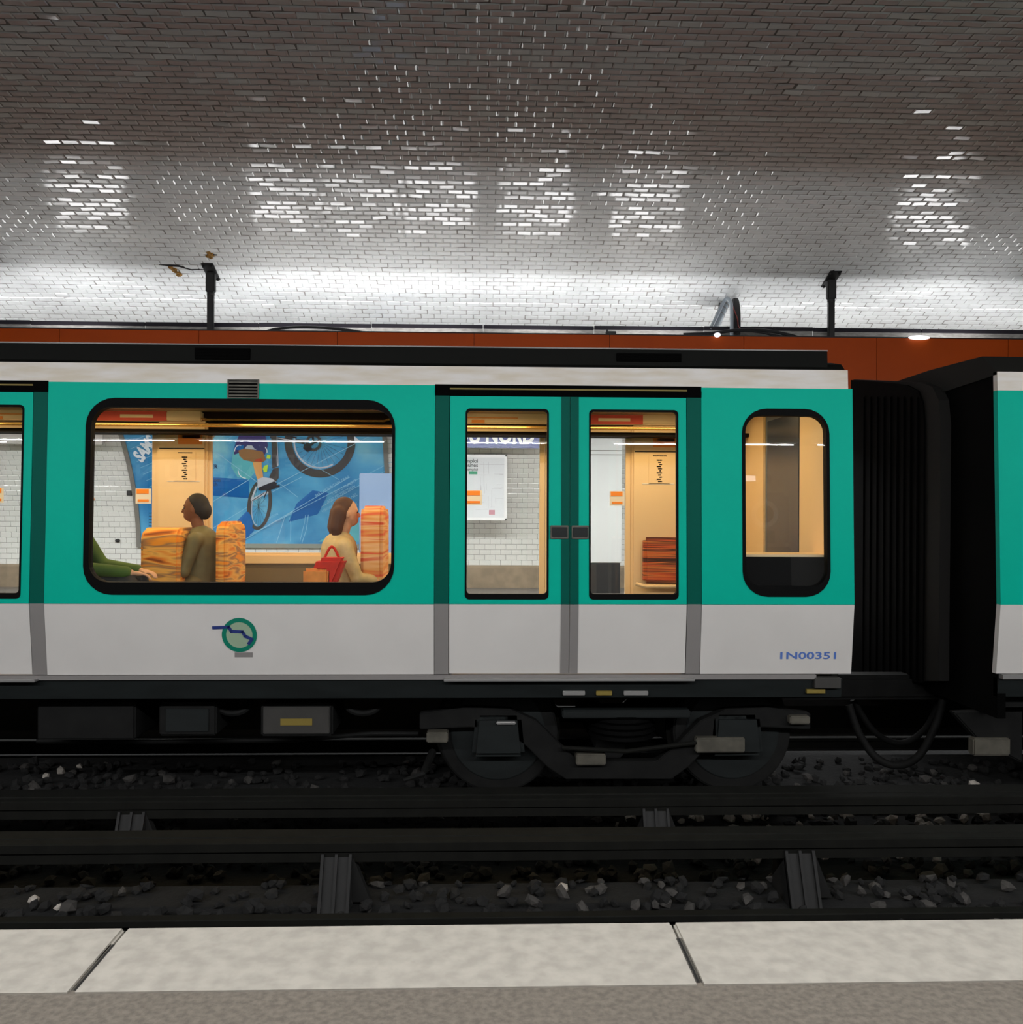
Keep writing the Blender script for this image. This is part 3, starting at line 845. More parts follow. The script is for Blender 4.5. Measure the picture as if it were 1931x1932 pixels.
# emblem: green ring on pale disc with a blue winding line
def disc_poly(cx, cz, r, n=40): return [(cx + r * math.cos(2 * PI * i / n), cz + r * math.sin(2 * PI * i / n)) for i in range(n)]
ex, ez = N(452, 1198)
em = MB().prism(disc_poly(ex, ez, 0.108), -0.002, 0.003, None, L).build('emblem', 'emblem_pale', car)
g = MB(); ring(g, disc_poly(ex, ez, 0.088), disc_poly(ex, ez, 0.116), -0.0045, 0.0, None, L); g.build('emblem_ring', 'emblem_green', em)
def strip(pts, wd):
    out = MB()
    for (a, b) in zip(pts[:-1], pts[1:]):
        d = Vector((b[0] - a[0], b[1] - a[1])).normalized(); n_ = Vector((-d.y, d.x)) * wd / 2; e = d * wd * 0.35
        out.prism([(a[0] - n_.x - e.x, a[1] - n_.y - e.y), (b[0] - n_.x + e.x, b[1] - n_.y + e.y), (b[0] + n_.x + e.x, b[1] + n_.y + e.y), (a[0] + n_.x - e.x, a[1] + n_.y - e.y)], -0.007, -0.002, None, L)
    return out
strip([N(403, 1184), N(432, 1183), N(437, 1191), N(458, 1192), N(463, 1200), N(476, 1206), N(470, 1214)], 0.02).build('emblem_line', 'navy', em)
MB().prism([N(443, 1240), N(477, 1240), N(477, 1231), N(443, 1231)], -0.0015, 0.003, None, L).build('emblem_plate', 'grey_trim', em)
vs, fs = text_mesh('1N00351', 1.0, 0.02)
x0, x1 = Xx(1467, 1236), Xx(1578, 1236); z0 = Zx(1243, 1520); hh = Zx(1230, 1520) - z0
mxx = max(v[0] for v in vs); mxy = max(v[1] for v in vs)
mb = MB(); mb.add([L(x0 + v[0] / mxx * (x1 - x0), -0.002, z0 + v[1] / mxy * hh) for v in vs], fs); mb.build('fleet_number', 'number_blue', car, weld=False)

# sill step, skirt
ZS = Zx(1281); ZK = Zx(1317)
MB().box(XC0, XC1 - .25, Y1 + .03, Y1 + .12, ZS, ZB - .004).build('sill_strip', 'grey_trim', car)
for d0, d1 in DOORS:
    s = MB().box(d0 - .03, d1 + .05, Y1 - .02, Y1 + .1, ZS - .004, ZS + 0.014).build('door_step', 'alu', car, bevel=0.003)
MB().sweepx([(Y1 + .05, ZS - .002), (Y1 + .075, ZK), (Y1 + .12, ZK), (Y1 + .12, ZS - .002)], XC0, XC1 - .06).build('skirt', 'skirt', car)
for px, wd, k in ((1083, 42, 'alu'), (1140, 30, 'under_yellow'), (1200, 46, 'alu')):
    x0, z0 = W(px - wd / 2, 1311, Y1 + .06); x1, z1 = W(px + wd / 2, 1303, Y1 + .06)
    MB().box(x0, x1, Y1 + .045, Y1 + .07, z0, z1).build('skirt_plate', k, car, bevel=0.003)
x0, z0 = W(1540, 1300, Y1); x1, z1 = W(1590, 1280, Y1)
MB().box(x0, x1, Y1 + .02, Y1 + .1, z0, z1).build('end_step', 'lid_grey', car, bevel=0.004)
x0, z0 = W(1527, 1310, Y1); x1, z1 = W(1562, 1303, Y1)
MB().box(x0, x1, Y1 + .04, Y1 + .08, z0, z1).build('skirt_plate', 'under_yellow', car)

# underframe boxes
MB().box(XC0, XC1 - .06, Y2 - .09, Y2 - .05, ZK - .06, ZB + .0).build('skirt', 'skirt', car)
UY = 6.25
def ubox(px0, px1, py0, py1, key, name='equipment_box', y=UY, d=0.6, bev=0.012):
    x0, z1 = W(px0, py0, y); x1, z0 = W(px1, py1, y)
    return MB().box(x0, x1, y, y + d, z0, z1).build(name, key, car, bevel=bev), (x0, x1, z0, z1)
MB().box(XC0, XC1 - .1, Y1 + .14, Y2 - .14, ZK - .02, ZB - 0.02).build('underframe', 'under', car)
ubox(70, 255, 1322, 1396, 'under')
o, (x0, x1, z0, z1) = ubox(300, 408, 1326, 1388, 'under')
MB().box(x0 + .05, x1 - .05, UY - .012, UY + .01, z0 + .03, z1 - .04).build('box_lid', 'skirt', o, bevel=0.004)
o, (x0, x1, z0, z1) = ubox(492, 628, 1328, 1389, 'under_pale')
o.data.materials[0] = M['under']
MB().box(x0 + .02, x1 - .02, UY - .012, UY + .01, z0 + .02, z1 - .02).build('box_lid', 'lid_grey', o, bevel=0.005)
MB().box(x0 + .14, x1 - .14, UY - .016, UY, z0 + .08, z1 - .1).build('box_label', 'under_yellow', o)
for px in (432, 682):
    x, z = W(px, 1322, UY); r_ = 0.12
    pts = [(x - r_, UY + .1, z), (x - r_, UY + .1, z - .04)] + [(x + r_ * math.cos(a), UY + .1, z - .04 - r_ * .6 * math.sin(a)) for a in [PI * (1 - i / 8) for i in range(9)]] + [(x + r_, UY + .1, z)]
    MB().tube(pts, 0.022, 8).build('hanging_bracket', 'under', car, smooth=True)
pts = [W(px, py, 6.5) for px, py in ((70, 1398), (300, 1400), (560, 1396), (700, 1384), (790, 1384))]
MB().tube([(x, 6.5, z) for x, z in pts], 0.018, 8).build('brake_pipe', 'under', car)

# bogies
def bogie(owner, cxpx, y=6.3):
    bx = W(cxpx, 1390, y)[0]; base = W(1160, 1390, y)[0]; sh = bx - base
    px_pts = [(792, 1346), (880, 1335), (962, 1338), (1012, 1360), (1052, 1400), (1092, 1436), (1240, 1436), (1282, 1400), (1322, 1360), (1372, 1338), (1450, 1335), (1530, 1346),
              (1530, 1376), (1440, 1372), (1384, 1380), (1338, 1408), (1298, 1448), (1268, 1470), (1068, 1470), (1034, 1448), (994, 1408), (948, 1380), (890, 1372), (792, 1376)]
    def q(px, py, yy=y): x, z = W(px, py, yy); return (x + sh, z)
    b = MB().prism([q(*p) for p in px_pts], y, y + 0.09).build('bogie_frame', 'under', owner, bevel=0.006)
    MB().prism([q(*p) for p in px_pts], Y2 - .39, Y2 - .3).build('bogie_frame', 'under', owner)
    for px in (940, 1380):
        x = W(px, 1380, 6.45)[0] + sh; zc = RAILTOP + .43
        def cyl(r, y0, y1, n=40):
            mb = MB(); mb.prism([(x + r * math.cos(2 * PI * i / n), zc + r * math.sin(2 * PI * i / n)) for i in range(n)], y0, y1); return mb
        for ya, yb, yf in ((6.42, 6.55, 6.55), (7.85, 7.98, 7.82)):
            wl = cyl(0.43, ya, yb).build('wheel', 'under', owner, bevel=0.012)
            cyl(0.46, yf, yf + .03).build('flange', 'steel', wl)
            if ya < 7:
                cyl(0.34, ya - .012, ya + .01).build('wheel_web', 'skirt', wl, bevel=0.006)
                cyl(0.12, ya - .05, ya + .01, 20).build('hub', 'under', wl, bevel=0.008)
        MB().tube([(x, 6.5, zc), (x, 7.9, zc)], 0.07, 12).build('axle', 'steel', owner)
        MB().prism([(x - .19, zc - .14), (x + .19, zc - .14), (x + .16, zc + .15), (x - .16, zc + .15)], y - .03, y + .13).build('axle_box', 'skirt', owner, bevel=0.03)
    for px0, px1, py0, py1, key, nm in ((806, 846, 1378, 1398, 'under_pale', 'lit_plate'), (1310, 1402, 1388, 1416, 'under_pale', 'pale_box'), (1486, 1524, 1348, 1363, 'under_pale', 'lit_plate'),
                                        (1086, 1142, 1419, 1440, 'under_pale', 'lit_step'), (936, 974, 1358, 1364, 'alu', 'glint_strip'), (1060, 1300, 1336, 1352, 'skirt', 'bolster')):
        a = q(px0, py1); c = q(px1, py0)
        MB().box(a[0], c[0], y - .06, y + .06, a[1], c[1]).build(nm, key, owner, bevel=0.008)  # pale and bright plates stand in for light reflected off the bogie
    a = q(1115, 1396); c = q(1245, 1350); cx_, r_ = (a[0] + c[0]) / 2, (c[0] - a[0]) / 2
    mb = MB(); zz = [a[1] + (c[1] - a[1]) * k / 8 for k in range(9)]
    mb.tube([(cx_, y + .18, z) for z in zz], [r_ * (0.92 if k % 2 else 1.0) for k in range(9)], 24)
    mb.build('air_spring', 'black', owner, smooth=True)
    MB().tube([(q(1060, 1408)[0], y - .04, q(1060, 1408)[1]), (q(1180, 1414)[0], y - .05, q(1180, 1414)[1]), (q(1315, 1398)[0], y - .04, q(1315, 1398)[1])], 0.016, 8).build('brake_rod', 'steel', owner)
    MB().tube([(bx + .0, 6.5, RAILTOP + .3), (bx, 8.0, RAILTOP + .3)], 0.11, 12).build('cross_member', 'under', owner)
    sh_x = q(800, 1445)[0]
    MB().tube([(sh_x - .1, 5.78, ZT + .03), (sh_x + .02, 5.85, ZT + .05), (sh_x + .06, y, q(800, 1420)[1])], [.012, .02, .03], 8).build('collector_shoe', 'under', owner)
bogie(car, 1160)

# ------------------------------------------------------------------ train interior
FI = Y2 - 0.06                      # inner face of the far side
def F(px, py, Y=FI): return W(px, py, Y)
MB().box(XC0, XC1 - .06, Y1 + .12, Y2 - .04, ZB - 0.02, ZB + 0.0).build('car_floor', 'int_floor', car)
MB().box(XC0, XC1 - .06, Y1 + .16, Y2 - .1, ZT_ - 0.075, ZT_ - 0.06).build('car_ceiling', 'int_ceil', car)
ZW1, ZW0 = F(965, 819)[1], F(600, 1047)[1]      # far window head and sill
ZDH = F(950, 803)[1]                           # under the door headers
XFL = -5.6
def fdoor(x): return x
# far side, built around openings
D0a, D0b = DOORS[0]; D1a, D1b = DOORS[1]
PF = 0.46                                   # pillar panel beside the doors
pil = [(D0b + .0, D0b + PF), (D1b, D1b + PF), (D0a - .42, D0a), (D1a - .42, D1a)]
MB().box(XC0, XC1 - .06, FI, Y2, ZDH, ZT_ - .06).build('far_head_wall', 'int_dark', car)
for a, b in pil:
    MB().box(a, b, FI - .05, Y2 - .01, ZB, ZDH + .02).build('pillar_panel', 'beige', car, bevel=0.02)
# far window (between the two pillars) and short end window wall
fw0, fw1 = D1b + PF, D0a - .42
MB().box(fw0, fw1, FI - .02, Y2 - .01, ZW0 - 0.085, ZW0).build('far_sill', 'beige', car, bevel=0.008)
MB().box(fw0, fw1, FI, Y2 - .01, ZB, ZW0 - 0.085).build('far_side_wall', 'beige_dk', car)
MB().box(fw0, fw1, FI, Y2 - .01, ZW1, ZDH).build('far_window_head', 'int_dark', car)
MB().box(D0b + PF, XC1 - .06, FI, Y2 - .01, ZB, ZDH).build('far_side_wall', 'beige', car)
def far_pane(x0, x1, z0, z1, parent):
    MB().add([(x0, Y2 - .03, z0), (x1, Y2 - .03, z0), (x1, Y2 - .03, z1), (x0, Y2 - .03, z1)], [(0, 1, 2, 3)]).build('pane', 'glass_dark', parent)
fwf = MB(); ring(fwf, rrect(fw0 + .03, fw1 - .03, ZW0 + .02, ZW1 - .02, .05), ring_outer((fw0 + .03, fw1 - .03, ZW0 + .02, ZW1 - .02), .05, (fw0, fw1, ZW0, ZW1)), FI, Y2 - .01)
fwo = fwf.build('window', 'beige', car); far_pane(fw0, fw1, ZW0, ZW1, fwo)
# far doors
zdb = ZB + 0.52
for d0, d1 in DOORS:
    mid = (d0 + d1) / 2
    for a, b in ((d0, mid), (mid, d1)):
        win = (a + .05, b - .05, zdb - .25, ZW1 - .0)
        mb = MB(); ring(mb, rrect(*win, .04), ring_outer(win, .04, (a + .002, b - .002, ZB, ZDH)), FI - .01, Y2 - .02)
        dl = mb.build('door', 'beige', car); far_pane(win[0], win[1], win[2], win[3], dl)
# header panels over far doors with line diagrams
for k, (d0, d1) in enumerate(DOORS):
    x0, x1 = d0 - .45, d1 + .42
    z0, z1 = F(950, 801)[1], F(950, 782)[1]
    hp = MB().box(x0, x1, FI - .07, FI, z0, z1).build('door_header_panel', 'beige', car, bevel=0.012)
    MB().box(d0 + .95, d1 + .1, FI - .074, FI - .06, z0 + .004, z1 - .004).build('line_diagram', 'red', hp)
    MB().box(d0 + 1.3, d1 - .02, FI - .077, FI - .06, z0 + .03, z1 - .035).build('diagram_label', 'beige', hp)
    MB().box(d0 - .1, d0 + .55, FI - .074, FI - .06, z1 - .045, z1 - .035).build('diagram_line', 'orange_st', hp)
    MB().box(d0 + .12, d0 + .24, FI - .074, FI - .06, z0 + .006, z0 + .035).build('diagram_label', 'orange_st', hp)
# recessed panel with bright trim over the far window
x0, z0 = F(383, 793); x1, z1 = F(738, 788)
MB().tube([(x0 - .03, FI - .05, z0 + .05), (x0, FI - .05, z0 + .012), (x0 + .06, FI - .05, z0), (x1 - .06, FI - .05, z0), (x1, FI - .05, z0 + .02)], 0.011, 8).build('trim_rail', 'brass', car, smooth=True)
# long grab rail near the far side
zr = W(600, 804, 8.0)[1]
MB().tube([(XC0, 8.0, zr), (XC1 - .5, 8.0, zr)], 0.016, 10).build('grab_rail', 'brass', car, smooth=True)
MB().box(XC0, XC1 - .06, 8.06, FI, zr - .062, zr - .03).build('rail_shelf', 'int_dark', car)
# stickers on pillars
for a, b in pil[:2]:
    x = a
    t_ = [(.02, .36, 880, 880)]
    def st(u0, u1, py0, py1, key, nm='sticker'):
        z1 = F(965, py0)[1]; z0 = F(965, py1)[1]
        MB().box(x + u0, x + u1, FI - .054, FI - .045, z0, z1).build(nm, key, car)
    st(.2, .42, 822, 843, 'orange_st'); st(.24, .40, 826, 832, 'red'); st(.03, .44, 850, 852, 'int_dark', 'panel_seam')
    st(.16, .36, 856, 912, 'beige', 'notice'); st(.20, .33, 858, 860, 'ink', 'notice_text')
    for k in range(11): st(.235 + .012 * (k % 3), .285 - .01 * (k % 2), 866 + 4 * k, 868.4 + 4 * k, 'ink', 'notice_text')
    st(.1, .4, 911, 912.5, 'white_st', 'panel_seam')
# stickers on the far door panes
for d0, d1 in DOORS:
    for xx, w_ in ((d1 - .2, .14), (d0 + .06, .16)):
        z1 = F(280, 922)[1]; z0 = F(280, 950)[1]; dz = z1 - z0
        s = MB().box(xx, xx + w_, FI - .012, FI - .006, z0, z1).build('door_sticker', 'white_st', car)
        MB().box(xx + .01, xx + w_ - .02, FI - .016, FI - .01, z0 + dz * .66, z0 + dz * .97).build('sticker_band', 'orange_st', s)
        MB().box(xx + .02, xx + w_ - .02, FI - .016, FI - .01, z0 + dz * .12, z0 + dz * .28).build('sticker_band', 'orange_st', s)
# end wall with door, seen through the small window
ex1 = XC1 - .06
def YXc(px, X): d = ray(px, 950); return d.y / d.x * X
ye0, ye1 = YXc(1508, ex1 - .05), min(YXc(1441, ex1 - .05), Y2 - .12)
for a, b in ((Y1 + .12, ye0), (ye1, Y2 - .04)):
    MB().box(ex1 - .05, ex1, a, b, ZB, ZT_ - .07).build('end_wall', 'beige', car, bevel=0.01)
ed = MB().box(ex1 - .03, ex1, ye0, ye1, ZB, ZT_ - .07).build('end_door', 'int_grey', car)
MB().box(ex1 - .036, ex1 - .028, ye0 + .05, ye1 - .05, ZB + .75, ZT_ - .2).build('end_door_pane', 'int_pane', ed, bevel=0.003)
# cabinet behind the small window
x0 = Xx(1340); z1 = Zx(1047)
cb = MB().box(x0, XC1 - .1, Y1 + .10, Y1 + .45, ZB, z1 - .012).build('wall_cabinet', 'int_dark', car)
MB().box(x0, XC1 - .1, Y1 + .09, Y1 + .46, z1 - .012, z1 + .004).build('cabinet_top', 'beige', cb)
# folding seats under the pillars
for a, b in pil[:1]:
    z1, z0 = F(965, 1012)[1], F(965, 1098)[1]
    s = MB().box(a + .10, a + .50, FI - .17, FI - .05, z0, z1).build('folding_seat', 'seat_b', car, bevel=0.03, smooth=True)
    MB().tube([(a + .02, FI - .2, z0 + .0), (a + .1, FI - .24, z0 - .02), (a + .45, FI - .24, z0 - .02), (a + .53, FI - .2, z0)], .018, 8).build('seat_edge', 'beige', s, smooth=True)
# transverse seats: squab, cushion, shell
def seat(px0, px1, pyt, Y, face, fab, depth=0.95):
    x0 = W(px0, 1000, Y)[0]; x1 = W(px1, 1000, Y)[0]; zt = W((px0 + px1) / 2, pyt, Y)[1]
    pr = rrect(Y, Y + depth, ZB + .42, zt, .11); n = len(pr)
    mb = MB(); vs = [(x0, y, z) for y, z in pr] + [(x1, y, z) for y, z in pr]
    mb.add(vs, [tuple(range(n)), tuple(range(2 * n - 1, n - 1, -1))] + [(i, i + n, (i + 1) % n + n, (i + 1) % n) for i in range(n)])
    s = mb.build('seat_back', fab, car, bevel=0.025, smooth=True)
    c0, c1 = (x1 - .02, x1 + .42) if face > 0 else (x0 - .42, x0 + .02)
    MB().box(c0, c1, Y, Y + depth, ZB + .34, ZB + .46).build('cushion', fab, s, bevel=0.035, smooth=True)
    MB().box(min(c0, x0), max(c1, x1), Y + .05, Y + depth - .05, ZB, ZB + .34).build('seat_base', 'beige_dk', s, bevel=0.02)
seat(264, 338, 996, 7.3, -1, 'seat_a', .5)
seat(406, 428, 984, 7.3, -1, 'seat_a', .6)
seat(680, 722, 954, 7.2, -1, 'seat_c', .5)
# vertical grab poles by the doors
for x in (D0a - .1, D0b + .12):
    MB().tube([(x, 6.75, ZB), (x, 6.75, ZT_ - .08)], 0.017, 10).build('grab_pole', 'brass', car, smooth=True)
# ceiling lamps of the car
for k in range(5):
    x = -4.9 + k * 1.6
    for y in (6.7, 7.75):
        MB().box(x - .5, x + .5, y - .06, y + .06, ZT_ - .10, ZT_ - .075).build('ceiling_lamp', 'int_lamp' if 'int_lamp' in M else M.setdefault('int_lamp', emis('interior_lamp', (1, .78, .45, 1), 6)), car)
        area('car_lamp', (x, y, ZT_ - .115), (0, 0, -1), 1.0, .12, P_TRAIN, WARM)

# ------------------------------------------------------------------ the next car
nx = Xx(1886)
nc = thing('metro_car', 'next metro car behind the dark gap at the far right', 'train car')
for nm, k, z0, z1 in (('white_wall', 'white', ZB, ZDIV), ('green_wall', 'green', ZDIV, ZG), ('cantrail', 'cant', ZG, ZT_)):
    mb = MB(); zs = [z0, z1]
    mb.prism([(nx, z0), (nx + 3, z0), (nx + 3, z1), (nx, z1)], 0, .05, None, L); mb.build(nm, k, nc)
MB().sweepx([(Y1 + .06, ZT_), (Y1 + .1, ZT_ + .03), (Y1 + .24, ZR), (Y1 + 1.0, ZR + .02), (Y2 - .4, ZR + .01), (Y2 - .1, ZT_ + .08), (Y2 - .04, ZT_ - .1), (Y1 + .06, ZT_ - .02)], nx - .0, nx + 3).build('roof', 'roof_end', nc)
MB().box(nx + .02, nx + .08, Y1 + .07, Y2 - .05, ZK - .15, ZT_ + .0).build('end_wall', 'gangway', nc)
MB().sweepx([(Y1 + .05, ZS - .002), (Y1 + .075, ZK), (Y1 + .12, ZK), (Y1 + .12, ZS - .002)], nx + .02, nx + 3).build('skirt', 'skirt', nc)
MB().box(nx + .03, nx + 3, Y1 + .02, Y1 + .1, ZS, ZB - .004).build('sill_strip', 'alu', nc)
# curtain frame and ribbed door on the end wall
def YX(px, py, X):
    d = ray(px, py); t = X / d.x; return (d.y * t, CAMZ + d.z * t)
def slabx(poly, x0, x1):
    n = len(poly); mb = MB()
    vs = [(x0, y, z) for y, z in poly] + [(x1, y, z) for y, z in poly]
    return mb.add(vs, [tuple(range(n)), tuple(range(2 * n - 1, n - 1, -1))] + [(i, i + n, (i + 1) % n + n, (i + 1) % n) for i in range(n)])
xe = nx - .06
slabx([YX(px, py, xe) for px, py in ((1611, 716), (1680, 719), (1740, 722), (1760, 730), (1772, 755), (1776, 800), (1772, 1285), (1611, 1285))], xe, nx + .03).build('portal_frame', 'gang_strip', nc)
xd = nx - .075
dr = slabx([YX(px, py, xd) for px, py in ((1606, 717), (1680, 722), (1712, 727), (1732, 737), (1741, 760), (1744, 800), (1741, 1288), (1606, 1288))], xd, xe + .01).build('end_curtain', 'gangway', nc)
for k in range(9):
    y, z = YX(1628 + 12.5 * k, 1280, xd)
    MB().box(xd - .012, xd + .004, y - .03, y + .012, z, YX(1628 + 12.5 * k, 750, xd)[1]).build('rib', 'gangway', dr, bevel=0.005)
MB().box(nx + .1, nx + 3, Y1 + .2, Y2 - .14, ZK - .1, ZB).build('underframe', 'under', nc)
# coupler and hanging jumper hoses in the gap
pts = [P(1602, 1330, 6.9), P(1622, 1385, 6.85), P(1655, 1430, 6.8), P(1695, 1444, 6.8), P(1735, 1425, 6.85), P(1765, 1370, 6.9), P(1780, 1320, 6.9)]
MB().tube(smooth_path(pts), 0.03, 10).build('jumper_hose', 'under', nc, smooth=True)
pts = [P(1610, 1320, 7.3), P(1650, 1380, 7.3), P(1700, 1402, 7.3), P(1745, 1376, 7.3), P(1775, 1320, 7.3)]
MB().tube(smooth_path(pts), 0.025, 10).build('jumper_hose', 'under', nc, smooth=True)
MB().box(XC1 - .2, nx + .2, 7.1, 7.3, -.42, -.22).build('coupler', 'under', nc, bevel=0.03)
x, z = W(1830, 1340, 6.5); 
wl = MB(); wl.prism(disc_poly(nx + 1.0, RAILTOP + .43, .43), 6.42, 6.55); wl.build('wheel', 'under', nc, bevel=0.01)
MB().prism([W(1800, 1345, 6.3), W(1931, 1340, 6.3), W(1931, 1440, 6.3), W(1850, 1400, 6.3)], 6.3, 6.39).build('bogie_frame', 'under', nc, bevel=0.01)
x0, z0 = W(1835, 1425, 6.28); x1, z1 = W(1905, 1392, 6.28)
MB().box(x0, x1, 6.26, 6.34, z0, z1).build('pale_box', 'under_pale', nc, bevel=0.01)
# ------------------------------------------------------------------ far wall: poster, signs, map, cabinet
def curve_pt(px, py, off):
    d = ray(px, py); lo, hi = 3.0, 16.0
    A, B = AA - off, BB - off
    def g(Y):
        z = CAMZ + d.z / d.y * Y
        return ((Y - YC) / A) ** 2 + ((z - ZC) / B) ** 2 - 1
    for _ in range(50):
        mid = 0.5 * (lo + hi)
        if g(mid) > 0: hi = mid
        else: lo = mid
    return (d.x / d.y * lo, lo, CAMZ + d.z / d.y * lo)
def at_wall(X, z, off):
    A, B = AA - off, BB - off
    return (X, YC + A * math.sqrt(max(0, 1 - ((z - ZC) / B) ** 2)), z)

poster = thing('advertising_poster', 'large blue poster of a cyclist and wheels on the far wall', 'poster')
PX0 = curve_pt(266, 1015, .03)[0]; PX1 = curve_pt(730, 1000, .03)[0]
PZ0 = curve_pt(560, 1026, .03)[2]; PZ1 = 2.55
nz = 20
def curved_slab(x0, x1, z0, z1, o0, o1, nz=12):
    mb = MB(); vs = []; fs = []
    for i in range(nz + 1):
        z = z0 + (z1 - z0) * i / nz
        for x, o_ in ((x0, o0), (x1, o0), (x1, o1), (x0, o1)): vs.append(at_wall(x, z, o_))
    for i in range(nz):
        for k in range(4):
            a, b = 4 * i + k, 4 * i + (k + 1) % 4; fs.append((a, b, b + 4, a + 4))
    fs += [(0, 1, 2, 3), tuple(4 * nz + k for k in (3, 2, 1, 0))]
    mb.add(vs, fs); return mb
curved_slab(PX0, PX1, PZ0, PZ1, 0.02, 0.03, nz).build('poster_sheet', 'poster', poster)
for a, b, c, d in ((PX0 - .06, PX0, PZ0 - .06, PZ1 + .06), (PX1, PX1 + .06, PZ0 - .06, PZ1 + .06)):
    curved_slab(a, b, c, d, 0.0, 0.05).build('poster_frame', 'grey_frame', poster)
curved_slab(PX0, PX1, PZ0 - .06, PZ0, 0.0, 0.05, 2).build('poster_frame', 'p_frame', poster)
curved_slab(PX0, PX1, PZ1, PZ1 + .06, 0.0, 0.05, 2).build('poster_frame', 'p_frame', poster)

def pp(polys, key, layer, name):                     # flat print: polygons given as sight points on the sheet
    mb = MB()
    for poly in polys:
        mb.add([curve_pt(x, y, 0.032 + 0.0018 * layer) for x, y in poly], [tuple(range(len(poly)))])
    mb.build(name, key, poster, weld=False)
def band(cx, cy, rx, ry, wx, wy, a0=0, a1=360, n=48, rot=0):
    out = []; c, s = math.cos(rot), math.sin(rot)
    for i in range(n):
        q = []
        for rr_, a in ((1, i), (1, i + 1), (0, i + 1), (0, i)):
            an = math.radians(a0 + (a1 - a0) * a / n)
            x = (rx if rr_ else rx - wx) * math.cos(an); y = (ry if rr_ else ry - wy) * math.sin(an)
            q.append((cx + x * c - y * s, cy + x * s + y * c))
        out.append(q)
    return out
def seg(x0, y0, x1, y1, w_):
    d = Vector((x1 - x0, y1 - y0)).normalized(); n = Vector((-d.y, d.x)) * w_ / 2
    return [(x0 + n.x, y0 + n.y), (x1 + n.x, y1 + n.y), (x1 - n.x, y1 - n.y), (x0 - n.x, y0 - n.y)]
def poly_line(pts, w_): return [seg(*a, *b, w_) for a, b in zip(pts[:-1], pts[1:])]
# darker and paler washes
pp([[(395, 900), (470, 905), (470, 940), (400, 935)], [(560, 950), (590, 925), (620, 930), (600, 970), (545, 985)], [(445, 985), (470, 960), (480, 1000), (460, 1024), (425, 1024)]], 'p_deep', 0.5, 'wash')
pp([[(440, 850), (470, 850), (482, 890), (470, 905), (448, 900), (436, 880)], [(640, 1000), (742, 960), (742, 1022), (600, 1022)]], 'p_teal', 0.5, 'wash')
# drawing lines
lines = [seg(455, 1022, 660, 900, .9), seg(470, 1010, 742, 870, .8), seg(396, 845, 500, 920, 1.0), seg(396, 950, 470, 905, 1.0), seg(500, 935, 570, 900, 1.0), seg(520, 915, 742, 800, 1.0),
         seg(396, 1000, 470, 955, .8), seg(560, 860, 640, 905, .8), seg(525, 910, 562, 938, .9), seg(600, 960, 742, 880, .8), seg(620, 1000, 742, 930, .8)]
lines += poly_line([(522, 1024), (538, 974), (580, 948), (583, 965), (578, 1000), (570, 1024)], 1.0) + poly_line([(548, 1022), (549, 990), (546, 976)], .8) + poly_line([(566, 1022), (575, 985), (579, 955)], .8)
lines += [seg(240 + 6 * k, 835 + 12 * k, 300 + 5 * k, 812 + 12 * k, .7) for k in range(14)]
lines += [seg(405 + 9 * k, 822 + 5 * k, 440 + 8 * k, 800 + 6 * k, .7) for k in range(9)]
pp(lines, 'p_pale', 1, 'blueprint_lines')
# big wheel
pp(band(604, 834, 67, 67, 15, 15, 0, 360, 56), 'p_tyre', 3, 'tyre')
pp(band(604, 834, 50, 50, 3, 3, 60, 190, 20), 'p_grey', 3, 'rim')
spk = [seg(604 + 6 * math.cos(a), 834 + 6 * math.sin(a), 604 + 50 * math.cos(a), 834 + 50 * math.sin(a), .45) for a in [2 * PI * k / 26 for k in range(26)]]
pp(spk, 'p_tyre', 2, 'spokes')
pp(band(592, 835, 15, 16, 5, 5, 0, 360, 24) + [[(592 + 13 * math.cos(a), 835 + 14 * math.sin(a)), (592 + 17 * math.cos(a + .08), 835 + 18 * math.sin(a + .08)), (592 + 13 * math.cos(a + .16), 835 + 14 * math.sin(a + .16))] for a in [2 * PI * k / 22 for k in range(22)]], 'p_tyre', 4, 'chain_ring')
pp([seg(592, 835, 578, 846, 5), seg(592, 835, 604, 830, 4), seg(592, 835, 590, 822, 4), [(574, 838), (584, 836), (590, 848), (580, 853), (572, 846)]], 'p_dark', 4.5, 'crank')
pp([seg(510, 824, 575, 836, 5), seg(520, 818, 560, 826, 3), [(558, 828), (576, 829), (578, 835), (560, 834)]], 'p_dark', 5, 'chain_stay')
pp([seg(512, 824, 570, 834, 1.5)], 'p_grey', 5.5, 'stay_shine')
# small wheel seen at an angle
pp(band(490, 952, 23, 48, 7, 6, 0, 360, 48, 0.12), 'p_tyre', 3, 'tyre')
pp(band(490, 952, 15, 40, 1.5, 1.5, 90, 200, 18, 0.12), 'p_grey', 3.5, 'rim')
pp([seg(488, 955, 488 + 14 * math.cos(a), 955 + 38 * math.sin(a), .4) for a in [2 * PI * k / 16 for k in range(16)]], 'p_tyre', 2.5, 'spokes')
pp([seg(474, 944, 506, 928, 5), seg(474, 944, 484, 918, 3)], 'p_grey', 5, 'fork')
pp([seg(476, 945, 500, 929, 1.2), seg(498, 940, 508, 918, 2)], 'p_dark', 5.4, 'fork_shade')
# frame tube, saddle post
pp([[(512, 818), (522, 818), (525, 880), (514, 884)], [(516, 884), (526, 882), (526, 902), (518, 912), (508, 900)]], 'p_tyre', 4, 'frame_tube')
pp([[(520, 822), (523, 822), (526, 878), (523, 880)]], 'p_grey', 4.6, 'frame_shine')
